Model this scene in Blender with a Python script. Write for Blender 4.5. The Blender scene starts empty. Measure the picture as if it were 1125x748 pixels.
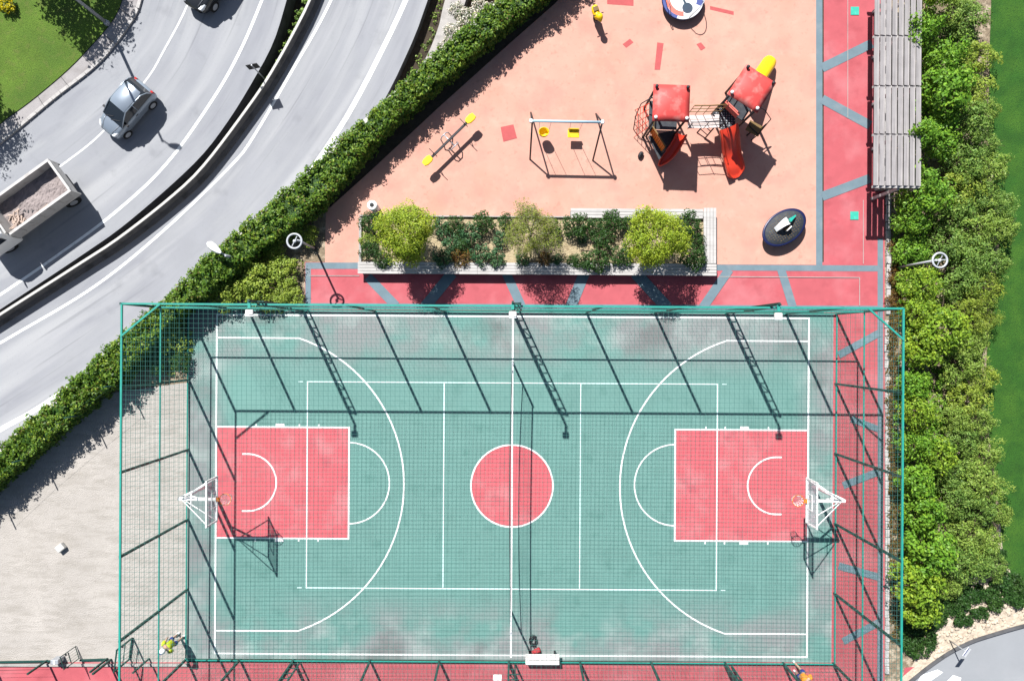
import bpy, math, random
import numpy as np
from mathutils import Vector, Matrix

S = bpy.context.scene
COL = S.collection
rnd = random.Random(7)
R = math.radians
H, F, ROLL = 32.0, 800.0, 0.0062
ROAD = -5.5
CA, SA = math.cos(ROLL), math.sin(ROLL)

def P(px, py, z=0.0):
    u, v, s = px - 562.5, py - 374.0, (H - z) / F
    return Vector(((u * CA + v * SA) * s, (u * SA - v * CA) * s, z))

# ------------------------------------------------------------------ materials
def mat(name, col, var=0.12, scale=3.0, rough=0.8, bump=0.0, bscale=40.0, metal=0.0, spec=0.3, detail=6.0):
    m = bpy.data.materials.new(name); m.use_nodes = True
    nt = m.node_tree; b = nt.nodes['Principled BSDF']
    b.inputs['Roughness'].default_value = rough
    b.inputs['Metallic'].default_value = metal
    b.inputs['Specular IOR Level'].default_value = spec
    tc = nt.nodes.new('ShaderNodeTexCoord')
    n = nt.nodes.new('ShaderNodeTexNoise'); n.inputs['Scale'].default_value = scale
    n.inputs['Detail'].default_value = detail; n.inputs['Roughness'].default_value = 0.62
    nt.links.new(tc.outputs['Object'], n.inputs['Vector'])
    r = nt.nodes.new('ShaderNodeValToRGB')
    r.color_ramp.elements[0].position = 0.28; r.color_ramp.elements[1].position = 0.72
    r.color_ramp.elements[0].color = tuple(c * (1 - var) for c in col) + (1,)
    r.color_ramp.elements[1].color = tuple(min(1, c * (1 + var)) for c in col) + (1,)
    nt.links.new(n.outputs['Fac'], r.inputs['Fac'])
    nt.links.new(r.outputs['Color'], b.inputs['Base Color'])
    if bump > 0:
        n2 = nt.nodes.new('ShaderNodeTexNoise'); n2.inputs['Scale'].default_value = bscale
        n2.inputs['Detail'].default_value = 4
        nt.links.new(tc.outputs['Object'], n2.inputs['Vector'])
        bp = nt.nodes.new('ShaderNodeBump'); bp.inputs['Strength'].default_value = bump
        bp.inputs['Distance'].default_value = 0.06
        nt.links.new(n2.outputs['Fac'], bp.inputs['Height'])
        nt.links.new(bp.outputs['Normal'], b.inputs['Normal'])
    m['out'] = 1
    return m

def overlay(m, col, scale, lo, hi, amount=1.0, detail=5.0, stretch=None, seed=0.0, coord='Object', mask=None):
    """mix a second colour (stains, wear) over the base colour where a noise is high"""
    nt = m.node_tree; b = nt.nodes['Principled BSDF']
    src = b.inputs['Base Color'].links[0].from_socket
    tc = nt.nodes.new('ShaderNodeTexCoord'); mp = nt.nodes.new('ShaderNodeMapping')
    mp.inputs['Location'].default_value = (seed, seed * 1.7, seed * .3)
    if stretch: mp.inputs['Scale'].default_value = stretch
    nt.links.new(tc.outputs[coord], mp.inputs['Vector'])
    n = nt.nodes.new('ShaderNodeTexNoise'); n.inputs['Scale'].default_value = scale
    n.inputs['Detail'].default_value = detail
    nt.links.new(mp.outputs['Vector'], n.inputs['Vector'])
    mr = nt.nodes.new('ShaderNodeMapRange'); mr.inputs['From Min'].default_value = lo
    mr.inputs['From Max'].default_value = hi; mr.inputs['To Max'].default_value = amount
    nt.links.new(n.outputs['Fac'], mr.inputs['Value'])
    fac = mr.outputs['Result']
    if mask:
        mk = mask(nt); mu = nt.nodes.new('ShaderNodeMath'); mu.operation = 'MULTIPLY'
        nt.links.new(fac, mu.inputs[0]); nt.links.new(mk, mu.inputs[1]); fac = mu.outputs[0]
    mx = nt.nodes.new('ShaderNodeMix'); mx.data_type = 'RGBA'
    nt.links.new(fac, mx.inputs[0]); nt.links.new(src, mx.inputs[6])
    mx.inputs[7].default_value = tuple(col) + (1,)
    nt.links.new(mx.outputs[2], b.inputs['Base Color'])
    return m

def leafmat(name, col, var=0.3):
    k = 1.15 if name.split('_')[0] in ('bright', 'dull', 'olive', 'midgreen', 'lush', 'yellowgreen', 'hedge') else 1.0
    if name.split('_')[0] in ('dull', 'olive', 'midgreen', 'yellowgreen'): k = 1.32
    col = tuple(c * k for c in col)
    m = mat(name, col, var, 9.0, 0.5, spec=0.25, detail=2)
    nt = m.node_tree; b = nt.nodes['Principled BSDF']
    overlay(m, (min(1, col[0] * 1.3 + .006), col[1] * 1.12, col[2] * .9), 1.1, .46, .66, .75, detail=2, seed=col[1] * 50)
    t = nt.nodes.new('ShaderNodeBsdfTranslucent')
    nt.links.new(b.inputs['Base Color'].links[0].from_socket, t.inputs['Color'])
    mx = nt.nodes.new('ShaderNodeMixShader'); mx.inputs[0].default_value = 0.38
    o = nt.nodes['Material Output']
    nt.links.new(b.outputs[0], mx.inputs[1]); nt.links.new(t.outputs[0], mx.inputs[2])
    nt.links.new(mx.outputs[0], o.inputs['Surface'])
    return m

def slope_mask(lox, hix, loy, hiy):
    def f(nt):
        tc = nt.nodes.new('ShaderNodeTexCoord'); sp = nt.nodes.new('ShaderNodeSeparateXYZ')
        nt.links.new(tc.outputs['Object'], sp.inputs[0])
        outs = []
        for k, (lo, hi) in enumerate(((lox, hix), (loy, hiy))):
            ab = nt.nodes.new('ShaderNodeMath'); ab.operation = 'ABSOLUTE'
            nt.links.new(sp.outputs[k], ab.inputs[0])
            mr = nt.nodes.new('ShaderNodeMapRange'); mr.interpolation_type = 'SMOOTHSTEP'
            mr.inputs['From Min'].default_value = lo; mr.inputs['From Max'].default_value = hi
            nt.links.new(ab.outputs[0], mr.inputs['Value']); outs.append(mr.outputs['Result'])
        mx = nt.nodes.new('ShaderNodeMath'); mx.operation = 'MAXIMUM'
        nt.links.new(outs[0], mx.inputs[0]); nt.links.new(outs[1], mx.inputs[1])
        return mx.outputs[0]
    return f

M = {}
M['earth'] = mat('earth', (0.10, 0.075, 0.05), 0.3, 2.0, 0.95, 0.5)
M['mulch'] = overlay(mat('mulch', (0.20, 0.155, 0.105), 0.35, 6.0, 0.95, 0.8, 30), (0.42, 0.35, 0.26), 3.0, 0.5, 0.65, 0.8)
M['darksoil'] = mat('dark_soil', (0.05, 0.038, 0.026), 0.35, 5.0, 0.95, 0.8, 30)
M['sand'] = overlay(overlay(mat('sand', (0.335, 0.310, 0.285), 0.10, 0.5, 0.95, 0.55, 22), (0.27, 0.25, 0.225), 5.0, 0.52, 0.75, 0.5),
                    (0.23, 0.21, 0.185), 0.7, 0.50, 0.75, 0.7, detail=8, stretch=(1, 2.2, 1))
overlay(M['sand'], (0.25, 0.23, 0.205), 2.2, 0.52, 0.62, 0.45, detail=8, stretch=(.5, 2.5, 1), seed=17)
overlay(M['sand'], (0.16, 0.145, 0.125), 14.0, 0.62, 0.75, 0.4, detail=3, seed=2)
overlay(M['sand'], (0.40, 0.38, 0.355), 9.0, 0.58, 0.75, 0.5, detail=4, seed=7)
M['peach'] = overlay(overlay(mat('peach_rubber', (0.455, 0.252, 0.196), 0.06, 0.7, 0.9, 0.2, 90), (0.41, 0.205, 0.150), 0.45, 0.5, 0.72, 0.6, seed=3),
                     (0.48, 0.305, 0.24), 2.0, 0.55, 0.75, 0.5, seed=8)
overlay(M['peach'], (0.37, 0.165, 0.13), 7.0, 0.58, 0.78, 0.5, seed=13)
overlay(M['peach'], (0.40, 0.19, 0.155), 0.9, 0.50, 0.70, 0.6, detail=8, seed=27)
overlay(M['peach'], (0.30, 0.17, 0.13), 3.2, 0.63, 0.72, 0.5, detail=6, seed=37)
M['inlay'] = mat('red_rubber', (0.36, 0.075, 0.075), 0.1, 4.0, 0.9)
M['pathred'] = overlay(overlay(mat('path_red', (0.355, 0.076, 0.090), 0.10, 1.2, 0.85, 0.2, 70), (0.42, 0.15, 0.165), 0.7, 0.5, 0.75, 0.7, seed=2),
                       (0.24, 0.045, 0.055), 1.6, 0.56, 0.75, 0.5, seed=5)
M['pathblue'] = overlay(mat('path_blue', (0.115, 0.165, 0.195), 0.10, 2.0, 0.85, 0.2, 70), (0.2, 0.22, 0.24), 1.2, 0.55, 0.75, 0.6)
M['court'] = mat('court_green', (0.107, 0.215, 0.193), 0.07, 0.9, 0.75, 0.1, 90)
overlay(M['court'], (0.108, 0.228, 0.204), 0.35, 0.45, 0.7, 0.7, seed=4)
overlay(M['court'], (0.070, 0.165, 0.145), 1.6, 0.56, 0.74, 0.6, detail=8, seed=41)
overlay(M['court'], (0.185, 0.19, 0.192), 0.42, 0.38, 0.56, 0.92, detail=4, seed=11, mask=slope_mask(12.2, 13.6, 4.4, 6.6))
overlay(M['court'], (0.27, 0.32, 0.305), 0.8, 0.50, 0.70, 0.7, detail=5, seed=21, mask=slope_mask(12.0, 13.6, 5.0, 7.0))
overlay(M['court'], (0.10, 0.10, 0.10), 0.33, 0.56, 0.66, 0.6, detail=4, seed=31, mask=slope_mask(12.6, 13.6, 5.0, 6.6))
M['courtred'] = overlay(mat('court_red', (0.45, 0.090, 0.106), 0.05, 0.9, 0.75, 0.1, 90), (0.45, 0.17, 0.18), 0.9, 0.50, 0.70, 0.7, seed=6)
overlay(M['courtred'], (0.30, 0.07, 0.085), 1.4, 0.56, 0.74, 0.6, detail=7, seed=16)
M['line'] = overlay(mat('line_paint', (0.70, 0.72, 0.71), 0.06, 3.0, 0.7), (0.42, 0.47, 0.46), 5.0, 0.52, 0.72, 0.6)
M['asphalt'] = mat('asphalt', (0.225, 0.232, 0.252), 0.06, 0.35, 0.9, 0.25, 60)
overlay(M['asphalt'], (0.265, 0.272, 0.285), 1.0, 0.45, 0.68, 0.8, detail=5, stretch=(7, 0.16, 1), coord='UV', seed=3)
overlay(M['asphalt'], (0.17, 0.175, 0.20), 1.0, 0.55, 0.75, 0.6, detail=6, stretch=(11, 0.30, 1), coord='UV', seed=9)
overlay(M['asphalt'], (0.305, 0.31, 0.322), 1.0, 0.52, 0.66, 0.8, detail=3, stretch=(5, 0.06, 1), coord='UV', seed=23)
overlay(M['asphalt'], (0.14, 0.145, 0.16), 1.0, 0.62, 0.72, 0.55, detail=8, stretch=(26, 0.10, 1), coord='UV', seed=33)
overlay(M['asphalt'], (0.17, 0.175, 0.19), 12.0, 0.6, 0.8, 0.5, detail=3, seed=15)
overlay(M['asphalt'], (0.15, 0.155, 0.17), 0.9, 0.60, 0.75, 0.4, detail=6, seed=5)
M['lot'] = overlay(mat('lot_asphalt', (0.225, 0.235, 0.25), 0.05, 0.8, 0.9, 0.2, 60), (0.26, 0.265, 0.28), 0.5, 0.5, 0.7, 0.6)
M['concrete'] = overlay(mat('concrete', (0.30, 0.285, 0.27), 0.12, 1.5, 0.9, 0.3, 30), (0.17, 0.16, 0.15), 2.2, 0.55, 0.75, 0.7)
M['coping'] = mat('coping', (0.42, 0.41, 0.39), 0.1, 2.0, 0.8)
M['barrier'] = overlay(mat('dark_shaded_concrete', (0.085, 0.085, 0.09), 0.15, 1.5, 0.9, 0.3, 20), (0.04, 0.04, 0.04), 2.0, 0.5, 0.7, 0.7)  # concrete darkened so the shade on the barrier face is in the colour
M['kerb'] = overlay(mat('kerb_stone', (0.36, 0.345, 0.335), 0.18, 4.0, 0.9, 0.3), (0.2, 0.2, 0.19), 5, 0.55, 0.7, 0.6)
M['paving'] = overlay(mat('pavement', (0.265, 0.25, 0.25), 0.1, 1.5, 0.9, 0.3), (0.19, 0.175, 0.17), 1.4, 0.5, 0.7, 0.7)
M['lawn'] = overlay(mat('lawn_left', (0.085, 0.15, 0.016), 0.25, 1.2, 0.9, 1.0, 30), (0.055, 0.11, 0.013), 0.6, 0.45, 0.65, 0.8)
overlay(M['lawn'], (0.11, 0.13, 0.03), 3.0, 0.52, 0.72, 0.6, seed=3)
overlay(M['lawn'], (0.035, 0.075, 0.01), 14.0, 0.5, 0.7, 0.7, detail=3, seed=5)
M['lawn2'] = overlay(mat('lawn_right', (0.022, 0.084, 0.007), 0.2, 1.5, 0.9, 1.0, 30), (0.045, 0.120, 0.010), 0.8, 0.45, 0.65, 0.8)
overlay(M['lawn2'], (0.010, 0.050, 0.008), 14.0, 0.5, 0.7, 0.7, detail=3, seed=5)
M['wood'] = overlay(mat('weathered_wood', (0.385, 0.37, 0.36), 0.12, 2.0, 0.85), (0.27, 0.255, 0.24), 3.0, 0.5, 0.75, 0.8, stretch=(.35, 6, 6))
M['slat'] = overlay(mat('grey_slat', (0.29, 0.272, 0.272), 0.12, 2.0, 0.8), (0.17, 0.158, 0.16), 3.0, 0.48, 0.72, 0.8, stretch=(8, .25, 8))
M['green'] = mat('green_paint', (0.016, 0.23, 0.185), 0.12, 4.0, 0.45, spec=0.5)
M['greendark'] = mat('dark_shaded_green', (0.008, 0.045, 0.037), 0.15, 4.0, 0.5, spec=0.4)  # dark green, also the shaded tone of the cage posts
M['netcord'] = mat('net_cord', (0.03, 0.115, 0.10), 0.1, 6.0, 0.9)
M['white'] = mat('white_paint', (0.78, 0.78, 0.77), 0.04, 4.0, 0.45)
M['offwhite'] = overlay(mat('offwhite', (0.62, 0.59, 0.57), 0.06, 4.0, 0.6), (0.4, 0.36, 0.34), 6, 0.55, 0.75, 0.7)
M['grey'] = mat('grey_steel', (0.33, 0.345, 0.37), 0.08, 5.0, 0.4, metal=0.3)
M['palegrey'] = mat('pale_steel', (0.36, 0.375, 0.40), 0.06, 5.0, 0.4)
M['dark'] = mat('dark_plastic', (0.022, 0.022, 0.026), 0.15, 5.0, 0.6)
M['black'] = mat('black_rubber', (0.012, 0.012, 0.013), 0.1, 8.0, 0.7)
M['red'] = overlay(mat('red_plastic', (0.60, 0.045, 0.02), 0.08, 3.0, 0.35, spec=0.5), (0.42, 0.09, 0.06), 2.0, 0.55, 0.8, 0.5)
M['roofred'] = overlay(mat('faded_red_roof', (0.48, 0.055, 0.050), 0.10, 3.0, 0.55), (0.52, 0.24, 0.21), 2.5, 0.50, 0.70, 0.6, seed=4)
M['orange'] = mat('orange_plastic', (0.60, 0.17, 0.015), 0.08, 4.0, 0.4)
M['yellow'] = mat('yellow_plastic', (0.72, 0.47, 0.006), 0.07, 4.0, 0.4)
M['navy'] = mat('navy_plastic', (0.008, 0.012, 0.055), 0.15, 4.0, 0.35, spec=0.5)
M['deck'] = overlay(mat('grey_deck', (0.03, 0.034, 0.042), 0.2, 9.0, 0.7), (0.07, 0.075, 0.07), 8, 0.5, 0.7, 0.5)
M['teal'] = mat('teal_plastic', (0.02, 0.34, 0.27), 0.08, 4.0, 0.45)
M['tealflat'] = overlay(mat('teal_cover', (0.03, 0.33, 0.25), 0.1, 6.0, 0.7), (0.1, 0.42, 0.36), 5, 0.55, 0.75, 0.6)
M['olive'] = mat('olive_board', (0.15, 0.095, 0.035), 0.15, 4.0, 0.7)
M['plank'] = overlay(mat('pale_plank', (0.50, 0.44, 0.42), 0.1, 3.0, 0.8), (0.3, 0.24, 0.22), 6, 0.5, 0.75, 0.6)
M['pink'] = mat('coral_paint', (0.55, 0.13, 0.10), 0.06, 4.0, 0.5)
M['bluedecal'] = mat('blue_paint', (0.05, 0.07, 0.22), 0.1, 4.0, 0.5)
M['bark'] = mat('bark', (0.09, 0.065, 0.045), 0.3, 8.0, 0.95, 0.6)
M['rock'] = overlay(mat('cream_rock', (0.44, 0.37, 0.29), 0.2, 3.0, 0.95, 0.6, 12), (0.25, 0.2, 0.15), 5, 0.5, 0.7, 0.7)
M['silver'] = mat('silver_car_paint', (0.27, 0.315, 0.37), 0.03, 2.0, 0.25, metal=0.45, spec=0.6)
M['blackpaint'] = mat('dark_car_paint', (0.02, 0.021, 0.024), 0.05, 2.0, 0.2, spec=0.6)
M['glass'] = mat('car_glass', (0.012, 0.015, 0.019), 0.05, 2.0, 0.06, spec=0.7)
M['lamp_glass'] = mat('lamp_glass', (0.6, 0.62, 0.64), 0.03, 2.0, 0.15, spec=0.7)
M['tail'] = mat('tail_red', (0.35, 0.015, 0.012), 0.05, 2.0, 0.25)
M['load'] = overlay(mat('dusty_load', (0.235, 0.20, 0.195), 0.2, 3.0, 0.95, 0.6, 15), (0.17, 0.145, 0.14), 5.0, 0.5, 0.68, 0.8)
M['truckwhite'] = overlay(mat('truck_paint', (0.40, 0.39, 0.38), 0.08, 2.0, 0.5), (0.24, 0.21, 0.19), 3.0, 0.55, 0.72, 0.7)
M['timber'] = mat('scrap_timber', (0.36, 0.28, 0.235), 0.3, 5.0, 0.9)
M['skin'] = mat('skin', (0.40, 0.24, 0.17), 0.05, 4.0, 0.55)
M['lime'] = mat('lime_shirt', (0.42, 0.50, 0.01), 0.1, 6.0, 0.9)
M['orangecloth'] = mat('orange_shirt', (0.62, 0.23, 0.02), 0.1, 6.0, 0.9)
M['bluecloth'] = mat('blue_cloth', (0.02, 0.03, 0.16), 0.1, 6.0, 0.9)
M['whitecloth'] = mat('white_cloth', (0.72, 0.72, 0.72), 0.05, 6.0, 0.9)
M['hair'] = mat('dark_hair', (0.02, 0.014, 0.01), 0.2, 9.0, 0.6)
M['sock'] = mat('grey_fabric', (0.2, 0.2, 0.2), 0.1, 6.0, 0.9)
M['crimson'] = mat('crimson_fabric', (0.30, 0.03, 0.035), 0.1, 6.0, 0.9)
def clear(name, col, a):
    m = bpy.data.materials.new(name); m.use_nodes = True
    nt = m.node_tree; b = nt.nodes['Principled BSDF']
    b.inputs['Base Color'].default_value = tuple(col) + (1,)
    b.inputs['Alpha'].default_value = a; b.inputs['Roughness'].default_value = 0.2
    return m
M['board'] = clear('clear_board', (0.62, 0.60, 0.66), 0.33)

LEAF = {
 'hedge':  [leafmat('hedge_leaf_a', (0.066, 0.138, 0.014)), leafmat('hedge_leaf_b', (0.120, 0.205, 0.022)), leafmat('hedge_leaf_c', (0.028, 0.075, 0.012))],
 'bright': [leafmat('bright_leaf_a', (0.150, 0.260, 0.024)), leafmat('bright_leaf_b', (0.215, 0.325, 0.030)), leafmat('bright_leaf_c', (0.075, 0.150, 0.015))],
 'dull':   [leafmat('dull_leaf_a', (0.155, 0.245, 0.040)), leafmat('dull_leaf_b', (0.210, 0.295, 0.065)), leafmat('dull_leaf_c', (0.080, 0.135, 0.024))],
 'dullyellow': [leafmat('olive_leaf_a', (0.190, 0.265, 0.036)), leafmat('olive_leaf_b', (0.245, 0.315, 0.055)), leafmat('olive_leaf_c', (0.090, 0.150, 0.020))],
 'dullgreen': [leafmat('midgreen_leaf_a', (0.115, 0.205, 0.040)), leafmat('midgreen_leaf_b', (0.165, 0.260, 0.060)), leafmat('midgreen_leaf_c', (0.055, 0.115, 0.020))],
 'lush':   [leafmat('lush_leaf_a', (0.105, 0.235, 0.022)), leafmat('lush_leaf_b', (0.165, 0.310, 0.030)), leafmat('lush_leaf_c', (0.055, 0.130, 0.014))],
 'deep':   [leafmat('deep_leaf_a', (0.030, 0.085, 0.018)), leafmat('deep_leaf_b', (0.045, 0.115, 0.024)), leafmat('deep_leaf_c', (0.020, 0.055, 0.013))],
 'yellow': [leafmat('yellowgreen_leaf_a', (0.195, 0.270, 0.020)), leafmat('yellowgreen_leaf_b', (0.260, 0.325, 0.035)), leafmat('yellowgreen_leaf_c', (0.105, 0.165, 0.015))],
 'bluish': [leafmat('bluish_leaf_a', (0.055, 0.140, 0.060)), leafmat('bluish_leaf_b', (0.085, 0.190, 0.085)), leafmat('bluish_leaf_c', (0.025, 0.070, 0.025))],
 'flower': [leafmat('white_petal', (0.78, 0.75, 0.71), 0.05), leafmat('cream_petal', (0.66, 0.60, 0.54), 0.1), leafmat('flower_leaf', (0.06, 0.11, 0.03))],
 'gold':   [leafmat('gold_petal', (0.62, 0.52, 0.01), 0.1), leafmat('gold_petal_b', (0.5, 0.46, 0.01), 0.1), leafmat('gold_leaf', (0.07, 0.12, 0.02))],
 'rust':   [leafmat('rust_leaf', (0.16, 0.085, 0.02)), leafmat('rust_leaf_b', (0.13, 0.11, 0.025)), leafmat('rust_leaf_c', (0.09, 0.05, 0.02))],
 'twig':   [leafmat('ashen_leaf', (0.23, 0.24, 0.09)), leafmat('ashen_leaf_b', (0.21, 0.28, 0.03)), leafmat('ashen_leaf_c', (0.17, 0.17, 0.12))],
}

# ------------------------------------------------------------------ mesh helpers
class MB:
    def __init__(s): s.v = []; s.f = []; s.m = []; s.sm = []
    def add(s, verts, faces, mi=0, smooth=False):
        o = len(s.v); s.v += [tuple(v) for v in verts]
        for f in faces: s.f.append(tuple(i + o for i in f)); s.m.append(mi); s.sm.append(smooth)
        return s
    def box(s, c, size, rz=0.0, mi=0, rot=None):
        hx, hy, hz = (d / 2 for d in size)
        m = rot if rot is not None else Matrix.Rotation(rz, 3, 'Z')
        c = Vector(c)
        vs = [c + m @ Vector((x, y, z)) for z in (-hz, hz) for y in (-hy, hy) for x in (-hx, hx)]
        return s.add(vs, [(0, 2, 3, 1), (4, 5, 7, 6), (0, 1, 5, 4), (2, 6, 7, 3), (0, 4, 6, 2), (1, 3, 7, 5)], mi)
    def bar(s, a, b, w, h=None, mi=0):
        a, b = Vector(a), Vector(b); d = b - a; L = d.length
        if L < 1e-6: return s
        q = d.to_track_quat('X', 'Z').to_matrix()
        return s.box((a + b) / 2, (L, w, h or w), mi=mi, rot=q)
    def tube(s, pts, r, n=8, mi=0, closed=False, cap=True):
        pts = [Vector(p) for p in pts]; k = len(pts)
        rs = r if isinstance(r, (list, tuple)) else [r] * k
        vs = []; up0 = None
        for i, p in enumerate(pts):
            if closed: t = pts[(i + 1) % k] - pts[i - 1]
            else: t = pts[min(i + 1, k - 1)] - pts[max(i - 1, 0)]
            t.normalize()
            if up0 is None:
                up0 = Vector((0, 0, 1)) if abs(t.z) < .9 else Vector((1, 0, 0))
            x = t.cross(up0)
            if x.length < 1e-4: x = t.orthogonal()
            x.normalize(); y = x.cross(t); up0 = y
            for j in range(n):
                a = 2 * math.pi * j / n
                vs.append(p + (x * math.cos(a) + y * math.sin(a)) * rs[i])
        fs = []
        for i in range(k if closed else k - 1):
            for j in range(n):
                i2 = (i + 1) % k
                fs.append((i * n + j, i * n + (j + 1) % n, i2 * n + (j + 1) % n, i2 * n + j))
        s.add(vs, fs, mi, True)
        if cap and not closed:
            o = len(s.v) - len(vs)
            s.f.append(tuple(o + j for j in range(n))[::-1]); s.m.append(mi); s.sm.append(False)
            s.f.append(tuple(o + (k - 1) * n + j for j in range(n))); s.m.append(mi); s.sm.append(False)
        return s
    def prism(s, poly, z0, z1, mi=0):
        n = len(poly); vs = [(p[0], p[1], z0) for p in poly] + [(p[0], p[1], z1) for p in poly]
        fs = [tuple(range(n))[::-1], tuple(range(n, 2 * n))] + [(i, (i + 1) % n, n + (i + 1) % n, n + i) for i in range(n)]
        return s.add(vs, fs, mi)
    def lathe(s, prof, c=(0, 0, 0), n=20, mi=0, sx=1, sy=1):
        c = Vector(c); vs = []
        for r, z in prof:
            for j in range(n):
                a = 2 * math.pi * j / n; vs.append(c + Vector((r * sx * math.cos(a), r * sy * math.sin(a), z)))
        fs = [(i * n + j, i * n + (j + 1) % n, (i + 1) * n + (j + 1) % n, (i + 1) * n + j) for i in range(len(prof) - 1) for j in range(n)]
        fs += [tuple(range(n))[::-1], tuple(range((len(prof) - 1) * n, len(prof) * n))]
        return s.add(vs, fs, mi, True)
    def loft(s, secs, mi=0, smooth=True, cap=True, closed=True):
        n = len(secs[0]); vs = [p for q in secs for p in q]
        fs = [(i * n + j, i * n + (j + 1) % n, (i + 1) * n + (j + 1) % n, (i + 1) * n + j) for i in range(len(secs) - 1) for j in range(n if closed else n - 1)]
        s.add(vs, fs, mi, smooth)
        if cap: s.add(secs[0], [tuple(range(n))[::-1]], mi); s.add(secs[-1], [tuple(range(n))], mi)
        return s
    def flat(s, pts, z=None, mi=0):
        vs = [(p[0], p[1], p[2] if z is None else z) for p in pts]
        return s.add(vs, [tuple(range(len(vs)))], mi)
    def build(s, name, mats, parent=None, loc=None, fix=True):
        me = bpy.data.meshes.new(name); me.from_pydata(s.v, [], s.f)
        if not isinstance(mats, (list, tuple)): mats = [mats]
        for m in mats: me.materials.append(m)
        me.polygons.foreach_set('material_index', s.m); me.polygons.foreach_set('use_smooth', s.sm)
        me.update()
        if fix:
            import bmesh
            bm = bmesh.new(); bm.from_mesh(me); bmesh.ops.recalc_face_normals(bm, faces=bm.faces); bm.to_mesh(me); bm.free()
        o = bpy.data.objects.new(name, me); COL.objects.link(o)
        if parent: o.parent = parent
        if loc: o.location = loc
        return o

def tag(o, label, cat, group=None):
    o['label'] = label; o['category'] = cat
    if group: o['group'] = group
    return o
def thing(name, label, cat, loc=(0, 0, 0), rz=0.0, group=None):
    o = bpy.data.objects.new(name, None); COL.objects.link(o)
    o.location = loc; o.rotation_euler = (0, 0, rz); o.empty_display_size = .3
    return tag(o, label, cat, group)
def kids(o): return [c for c in bpy.data.objects if c.parent == o]
def copy_tree(o, parent=None):
    c = o.copy(); COL.objects.link(c)
    if parent: c.parent = parent
    for k in kids(o): copy_tree(k, c)
    return c
def struct(o): o['kind'] = 'structure'; return o
def bevel(o, w=0.02, seg=2):
    b = o.modifiers.new('bevel', 'BEVEL'); b.width = w; b.segments = seg; b.limit_method = 'ANGLE'; return o

def upflat(name, polys, m, z, kind=True):
    """flat sheet(s); polys are lists of world points, wound so the face looks up"""
    mb = MB()
    for k, p in enumerate(polys):
        a = sum(p[i][0] * p[(i + 1) % len(p)][1] - p[(i + 1) % len(p)][0] * p[i][1] for i in range(len(p)))
        mb.flat(p if a > 0 else p[::-1], z + k * 0.0012)
    o = mb.build(name, m, fix=False)
    return struct(o) if kind else o

def catmull(pts, n=8):
    pts = [Vector((p[0], p[1], 0)) for p in pts]
    q = [pts[0] * 2 - pts[1]] + pts + [pts[-1] * 2 - pts[-2]]; out = []
    for i in range(1, len(q) - 2):
        for k in range(n):
            t = k / n; a, b, c, d = q[i - 1], q[i], q[i + 1], q[i + 2]
            out.append(0.5 * ((2 * b) + (c - a) * t + (2 * a - 5 * b + 4 * c - d) * t * t + (3 * b - a - 3 * c + d) * t ** 3))
    out.append(pts[-1]); return out
def resample(pts, n):
    L = [0]
    for a, b in zip(pts, pts[1:]): L.append(L[-1] + (b - a).length)
    out = []; j = 0
    for k in range(n):
        t = L[-1] * k / (n - 1)
        while j < len(L) - 2 and L[j + 1] < t: j += 1
        f = (t - L[j]) / max(1e-6, L[j + 1] - L[j]); out.append(pts[j].lerp(pts[j + 1], min(1, f)))
    return out
def pxcurve(pts, z, n=40): return [P(p.x, p.y, z) for p in resample(catmull(pts), n)]

def ribbon(name, A, B, z, m, thick=0.0, kind=True):
    n = len(A); me = bpy.data.meshes.new(name); vs = []; fs = []; K = 8
    for a, b in zip(A, B):
        for k in range(K + 1):
            p = a.lerp(b, k / K); vs.append((p.x, p.y, z))
    W = K + 1
    for i in range(n - 1):
        for k in range(K): fs.append((i * W + k, (i + 1) * W + k, (i + 1) * W + k + 1, i * W + k + 1))
    if thick:
        o0 = len(vs)
        for a, b in zip(A, B): vs += [(a.x, a.y, z), (a.x, a.y, z - thick), (b.x, b.y, z), (b.x, b.y, z - thick)]
        for i in range(n - 1):
            q = o0 + 4 * i
            fs += [(q, q + 4, q + 5, q + 1), (q + 2, q + 3, q + 7, q + 6)]
    me.from_pydata(vs, [], fs); me.materials.append(m)
    if thick:
        me.materials.append(M['barrier'])  # slab sides take the dark concrete, their shade put into the colour
        for pi in range((n - 1) * K, len(fs)): me.polygons[pi].material_index = 1
    uv = me.uv_layers.new(name='UVMap'); L = [0]
    for a, b in zip(A, A[1:]): L.append(L[-1] + (b - a).length)
    for lp in me.loops:
        vi = lp.vertex_index
        if vi < n * W: uv.data[lp.index].uv = ((vi % W) / K, L[vi // W])
    me.update()
    import bmesh
    bm = bmesh.new(); bm.from_mesh(me)
    for f in bm.faces:
        if abs(f.normal.z) > .5 and f.normal.z < 0: f.normal_flip()
    bm.to_mesh(me); bm.free()
    o = bpy.data.objects.new(name, me); COL.objects.link(o)
    return struct(o) if kind else o
def offset_curve(A, d):
    out = []
    for i, p in enumerate(A):
        t = A[min(i + 1, len(A) - 1)] - A[max(i - 1, 0)]; t.z = 0; t.normalize()
        out.append(p + Vector((-t.y, t.x, 0)) * d)
    return out
def stripe(name, A, w, z, m, breaks=None): return ribbon(name, offset_curve(A, -w / 2), offset_curve(A, w / 2), z, m)

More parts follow.
